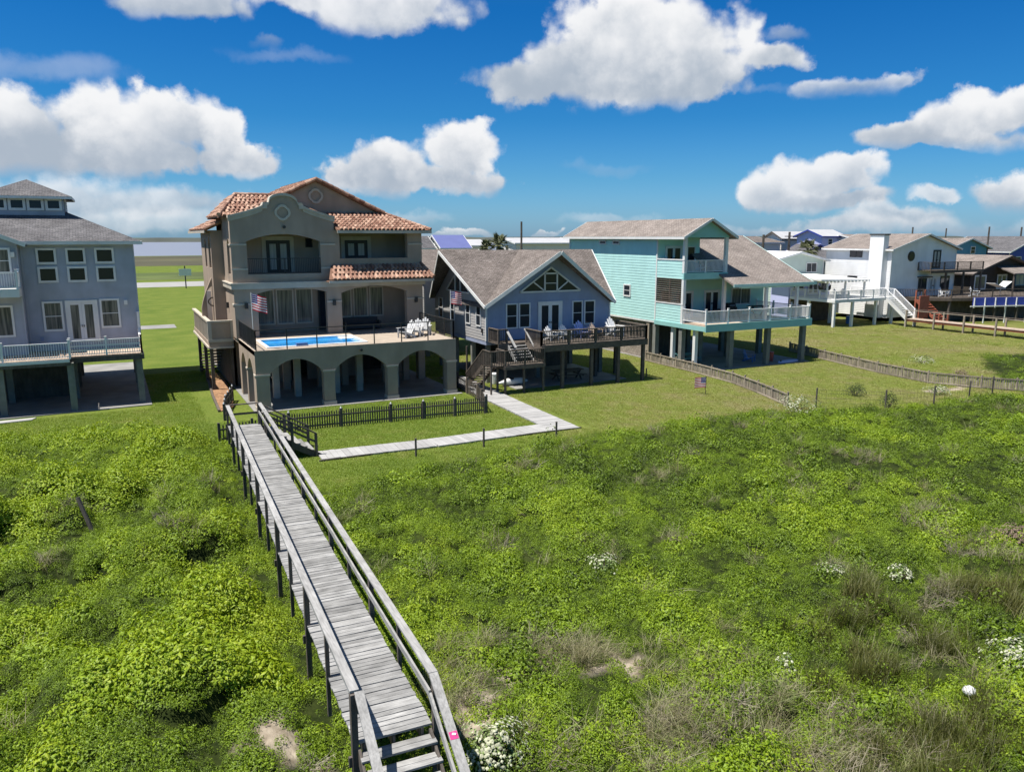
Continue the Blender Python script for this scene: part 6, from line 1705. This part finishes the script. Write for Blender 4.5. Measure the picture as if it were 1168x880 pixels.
# small pale thing lying in the grass
mb=MB(); c=Vector((16.35,9.55,.42)); mb.tube([c,c+Vector((0,0,.07)),c+Vector((0,0,.15)),c+Vector((0,0,.2))],[.10,.15,.12,.04],12); tag(mb.build('float',M['white'],smooth=True),'small round white float lying in the tall grass','float')

# palms
PALM = mat('palm_fronds',(.065,.085,.035),.6,.2,3,island=.5,col2=(.12,.125,.06))
def palm(label, x, y, h, r, seed):
    t=thing('palm_tree',(x,y,0),label,'palm tree','palm trees'); rr=random.Random(seed)
    mb=MB(); mb.tube([(x,y,0),(x+.1,y,h*.5),(x,y,h)],[.28,.2,.2],10); mb.build('trunk',M['bark'],t)
    mb=MB()
    for i in range(34):
        a=rr.uniform(0,2*PI); el=rr.uniform(-.7,1.35); d=Vector((math.cos(a)*math.cos(el),math.sin(a)*math.cos(el),math.sin(el))); L=r*rr.uniform(.75,1.1)
        c=Vector((x,y,h)); s=d.cross(Vector((0,0,1))).normalized(); up=s.cross(d).normalized(); stem=c+d*L*.45
        mb.tube([c,stem],[.035,.02],4,cap=False)
        for k in range(15):
            f_=(k/14-.5)*2; dd=(d*math.cos(f_*1.35)+s*math.sin(f_*1.35)).normalized(); tip=stem+dd*L*.6*(1-.25*abs(f_))-Vector((0,0,.16*L*(.3+abs(f_))))
            w_=s*.035 if abs(f_)<.7 else up*.035
            mb.face([stem-w_*.6,stem+dd*L*.3+w_*1.5,tip,stem+dd*L*.3-w_*1.5])
    mb.build('crown',PALM,t)
palm('left and smaller of two palms behind the blue house ridge',35.0,75.0,9.35,1.0,1)
palm('right and larger of two palms behind the blue house ridge',36.8,75.6,9.7,1.4,2)
palm('wide palm behind the pale green house',85.0,78.2,8.7,1.9,3)

# ================================================================== sky and sun
TO_SUN = Vector((-.40, .022, 1)).normalized()
sun = bpy.data.lights.new('sun','SUN'); sun.energy = SUN_E; sun.angle = R(.53); sun.color = (1,.95,.87)
so = bpy.data.objects.new('sun', sun); so.rotation_euler = TO_SUN.to_track_quat('Z','Y').to_euler(); so.location=(0,0,60); COL.objects.link(so)
wd = bpy.data.worlds.new('World'); scene.world = wd; wd.use_nodes = True
nt = wd.node_tree; L = nt.links.new; bg = nt.nodes['Background']
sk = N(nt,'ShaderNodeTexSky'); sk.sky_type='NISHITA'; sk.sun_disc=False; sk.sun_elevation=math.asin(TO_SUN.z); sk.sun_rotation=math.atan2(TO_SUN.x,TO_SUN.y)
sk.altitude=0; sk.air_density=1.0; sk.dust_density=.6; sk.ozone_density=1.0
def mth(op,a,b=None,c=None,clamp=False):
    n=N(nt,'ShaderNodeMath',operation=op); n.use_clamp=clamp
    for i,q in enumerate((a,b,c)):
        if q is None: continue
        if isinstance(q,(int,float)): n.inputs[i].default_value=q
        else: L(q,n.inputs[i])
    return n.outputs[0]
def smooth(v,a,b,lo=0,hi=1):
    n=N(nt,'ShaderNodeMapRange',interpolation_type='SMOOTHSTEP'); L(v,n.inputs[0])
    for i,q in enumerate((a,b,lo,hi)): n.inputs[i+1].default_value=q
    return n.outputs[0]
tc=N(nt,'ShaderNodeTexCoord'); D=tc.outputs['Generated']
sp=N(nt,'ShaderNodeSeparateXYZ'); L(D,sp.inputs[0])
az=mth('MULTIPLY',mth('ARCTAN2',sp.outputs[0],sp.outputs[1]),180/PI); el=mth('MULTIPLY',mth('ARCSINE',sp.outputs[2]),180/PI)
sky_mul=N(nt,'ShaderNodeMix',data_type='RGBA',blend_type='MULTIPLY'); sky_mul.inputs[0].default_value=1; L(sk.outputs[0],sky_mul.inputs[6]); 
sr=N(nt,'ShaderNodeValToRGB'); L(mth('DIVIDE',el,90,clamp=True),sr.inputs[0]); re_=sr.color_ramp.elements
SKR=[(0,(.032,.058,.102)),(4,(.0175,.046,.078)),(8,(.0075,.037,.069)),(15,(.003,.032,.067)),(22,(.012,.04,.07)),(40,SKY_HI)]
for i,(d_,c_) in enumerate(SKR):
    q_=re_[i] if i<2 else re_.new(d_/90)
    q_.position=d_/90; q_.color=(*[k*10 for k in c_],1)
sm_=N(nt,'ShaderNodeVectorMath',operation='SCALE'); L(sr.outputs[0],sm_.inputs[0]); sm_.inputs['Scale'].default_value=.1
L(sm_.outputs[0],sky_mul.inputs[7])
col=sky_mul.outputs[2]
cmb=N(nt,'ShaderNodeCombineXYZ'); L(az,cmb.inputs[0]); L(el,cmb.inputs[1])
def wnoise(s,det,rough=.55,off=0):
    n=N(nt,'ShaderNodeTexNoise'); n.inputs['Scale'].default_value=s; n.inputs['Detail'].default_value=det; n.inputs['Roughness'].default_value=rough
    a=N(nt,'ShaderNodeVectorMath',operation='ADD'); L(D,a.inputs[0]); a.inputs[1].default_value=(off,off*.7,off*1.3); L(a.outputs[0],n.inputs['Vector']); return n
n1=wnoise(9,8,.62); n2=wnoise(22,6,.6,3.1)
wv=N(nt,'ShaderNodeVectorMath',operation='MULTIPLY_ADD'); L(n1.outputs['Color'],wv.inputs[0]); wv.inputs[1].default_value=(4.4,3.6,0); wv.inputs[2].default_value=(-2.2,-1.8,0)
pv=N(nt,'ShaderNodeVectorMath',operation='ADD'); L(cmb.outputs[0],pv.inputs[0]); L(wv.outputs[0],pv.inputs[1]); PV=pv.outputs[0]
def vor(s,k):
    v=N(nt,'ShaderNodeTexVoronoi',feature='SMOOTH_F1'); v.inputs['Scale'].default_value=s; v.inputs['Smoothness'].default_value=.35
    w_=N(nt,'ShaderNodeVectorMath',operation='MULTIPLY_ADD'); L(n1.outputs['Color'],w_.inputs[0]); w_.inputs[1].default_value=(k,k,k); L(D,w_.inputs[2]); L(w_.outputs[0],v.inputs['Vector'])
    return mth('SUBTRACT',.5,v.outputs['Distance'])
BUMP=mth('ADD',mth('MULTIPLY_ADD',vor(13,.12),.55,-.02),mth('MULTIPLY_ADD',vor(30,.08),.38,0)); BUMP=mth('MULTIPLY_ADD',vor(66,.04),.2,BUMP)
def dirpx(u,v):
    cx=(u-584)/890; cy=-(v-440)/890; f_=math.cos(PITCH)+cy*math.sin(PITCH); z=-math.sin(PITCH)+cy*math.cos(PITCH)
    X=cx*math.cos(YAW)+f_*math.sin(YAW); Y=-cx*math.sin(YAW)+f_*math.cos(YAW); l=math.sqrt(X*X+Y*Y+z*z)
    return math.degrees(math.atan2(X,Y)), math.degrees(math.asin(z/l))
PXD=1/15.2
CLOUDS=[ # (puffs (u,v,rx,ry), base v, top v, softness, strength)
 ([(605,88,75,28),(660,70,80,48),(745,55,105,62),(705,25,75,42),(800,80,62,34),(740,98,95,22),(880,62,38,16)],126,-5,.35,1.0),
 ([(30,160,75,50),(120,158,85,46),(205,140,60,42),(250,150,44,34),(140,178,150,24),(275,182,48,22)],206,98,.35,1.0),
 ([(440,190,62,34),(525,172,48,32),(485,205,95,18),(395,198,30,14)],226,140,.35,1.0),
 ([(200,0,85,20),(440,6,92,28),(340,-10,90,22),(440,28,40,12)],40,-40,.45,.95),
 ([(1110,135,65,25),(1030,152,55,16),(1160,128,50,22),(1080,160,90,12)],172,105,.35,1.0),
 ([(930,205,62,24),(880,222,35,20),(965,190,35,16),(925,232,75,13)],248,176,.4,.95),
 ([(965,95,52,12),(925,98,28,10),(1020,88,20,8)],108,76,.6,.75),
 ([(1145,215,45,20),(1165,232,45,14)],242,194,.45,.95),
 ([(1010,248,60,12),(1060,225,30,8),(960,258,60,9)],264,214,.6,.8),
 ([(190,232,80,18),(60,225,95,26),(260,240,55,12)],255,200,.7,.75),
 ([(535,262,34,6),(620,264,20,4),(500,268,30,4)],272,252,.5,.85),
 ([(900,40,24,10),(300,45,22,9),(335,165,26,13),(930,128,20,6)],60,20,.7,.5),
 ([(60,80,75,16)],110,60,1.0,.22),
 ([(120,252,220,14),(330,258,90,8)],275,236,1.0,.55),([(1060,258,150,10),(880,262,90,7)],275,244,1.0,.5),([(700,250,60,7),(470,245,60,8)],266,238,1.0,.3),([(700,190,60,8),(330,60,60,7),(860,100,50,6)],215,40,1.2,.14),
]
CW=(.595,.60,.61); CG=(.27,.315,.375)
for (puffs,bv,tv,soft,strg) in CLOUDS:
    f_=None
    for (u,v,rx,ry) in puffs:
        a,e_=dirpx(u,v); r1=rx*PXD*.94; r2=ry*PXD*.94
        q=N(nt,'ShaderNodeVectorMath',operation='MULTIPLY_ADD'); L(PV,q.inputs[0]); q.inputs[1].default_value=(1/r1,1/r2,0); q.inputs[2].default_value=(-a/r1,-e_/r2,0)
        ln=N(nt,'ShaderNodeVectorMath',operation='LENGTH'); L(q.outputs[0],ln.inputs[0])
        f_=ln.outputs['Value'] if f_ is None else mth('SMOOTH_MIN',f_,ln.outputs['Value'],.25)
    um=sum(p[0] for p in puffs)/len(puffs); eb=dirpx(um,bv)[1]; et=dirpx(um,tv)[1]
    fe=mth('SUBTRACT',mth('MULTIPLY_ADD',mth('SUBTRACT',n2.outputs['Fac'],.5),.45,f_),BUMP)
    al=smooth(fe,1.0+soft*.22,1.0-soft*.75)
    eln=mth('MULTIPLY_ADD',mth('SUBTRACT',n2.outputs['Fac'],.5),1.3,el)
    al=mth('MULTIPLY',al,smooth(eln,eb-.5,eb+.9)); al=mth('MULTIPLY',al,strg)
    tt=mth('DIVIDE',mth('SUBTRACT',el,eb),(et-eb)); tt=mth('MULTIPLY_ADD',mth('SUBTRACT',n1.outputs['Fac'],.5),1.5,tt); tt=mth('MULTIPLY_ADD',mth('SUBTRACT',n2.outputs['Fac'],.5),.5,tt)
    tt=mth('MULTIPLY_ADD',smooth(f_,.2,1.0),.25,tt); tt=mth('MULTIPLY_ADD',BUMP,.8,tt)
    cm=N(nt,'ShaderNodeMix',data_type='RGBA'); L(smooth(tt,-.05,1.05),cm.inputs[0]); cm.inputs[6].default_value=(*CG,1); cm.inputs[7].default_value=(*CW,1)
    mx=N(nt,'ShaderNodeMix',data_type='RGBA'); L(al,mx.inputs[0]); L(col,mx.inputs[6]); L(cm.outputs[2],mx.inputs[7]); col=mx.outputs[2]
L(col,bg.inputs[0]); bg.inputs[1].default_value=1.0
wd.cycles.sampling_method='MANUAL'; wd.cycles.sample_map_resolution=512

# ================================================================== camera and view
cam=bpy.data.cameras.new('camera'); cam.sensor_width=36; cam.lens=36*890/1168; cam.clip_start=.1; cam.clip_end=30000
co=bpy.data.objects.new('camera',cam); co.location=(0,0,CAMZ); co.rotation_euler=(PI/2-PITCH,0,-YAW); COL.objects.link(co); scene.camera=co
vs_=scene.view_settings; vs_.view_transform='Standard'; vs_.look='None'; vs_.exposure=EXPO; vs_.gamma=1; vs_.use_curve_mapping=False
scene.render.engine='CYCLES'; scene.cycles.max_bounces=6; scene.cycles.diffuse_bounces=3; scene.cycles.glossy_bounces=2; scene.cycles.transmission_bounces=2; scene.cycles.caustics_reflective=False; scene.cycles.caustics_refractive=False
scene.cycles.use_denoising=True
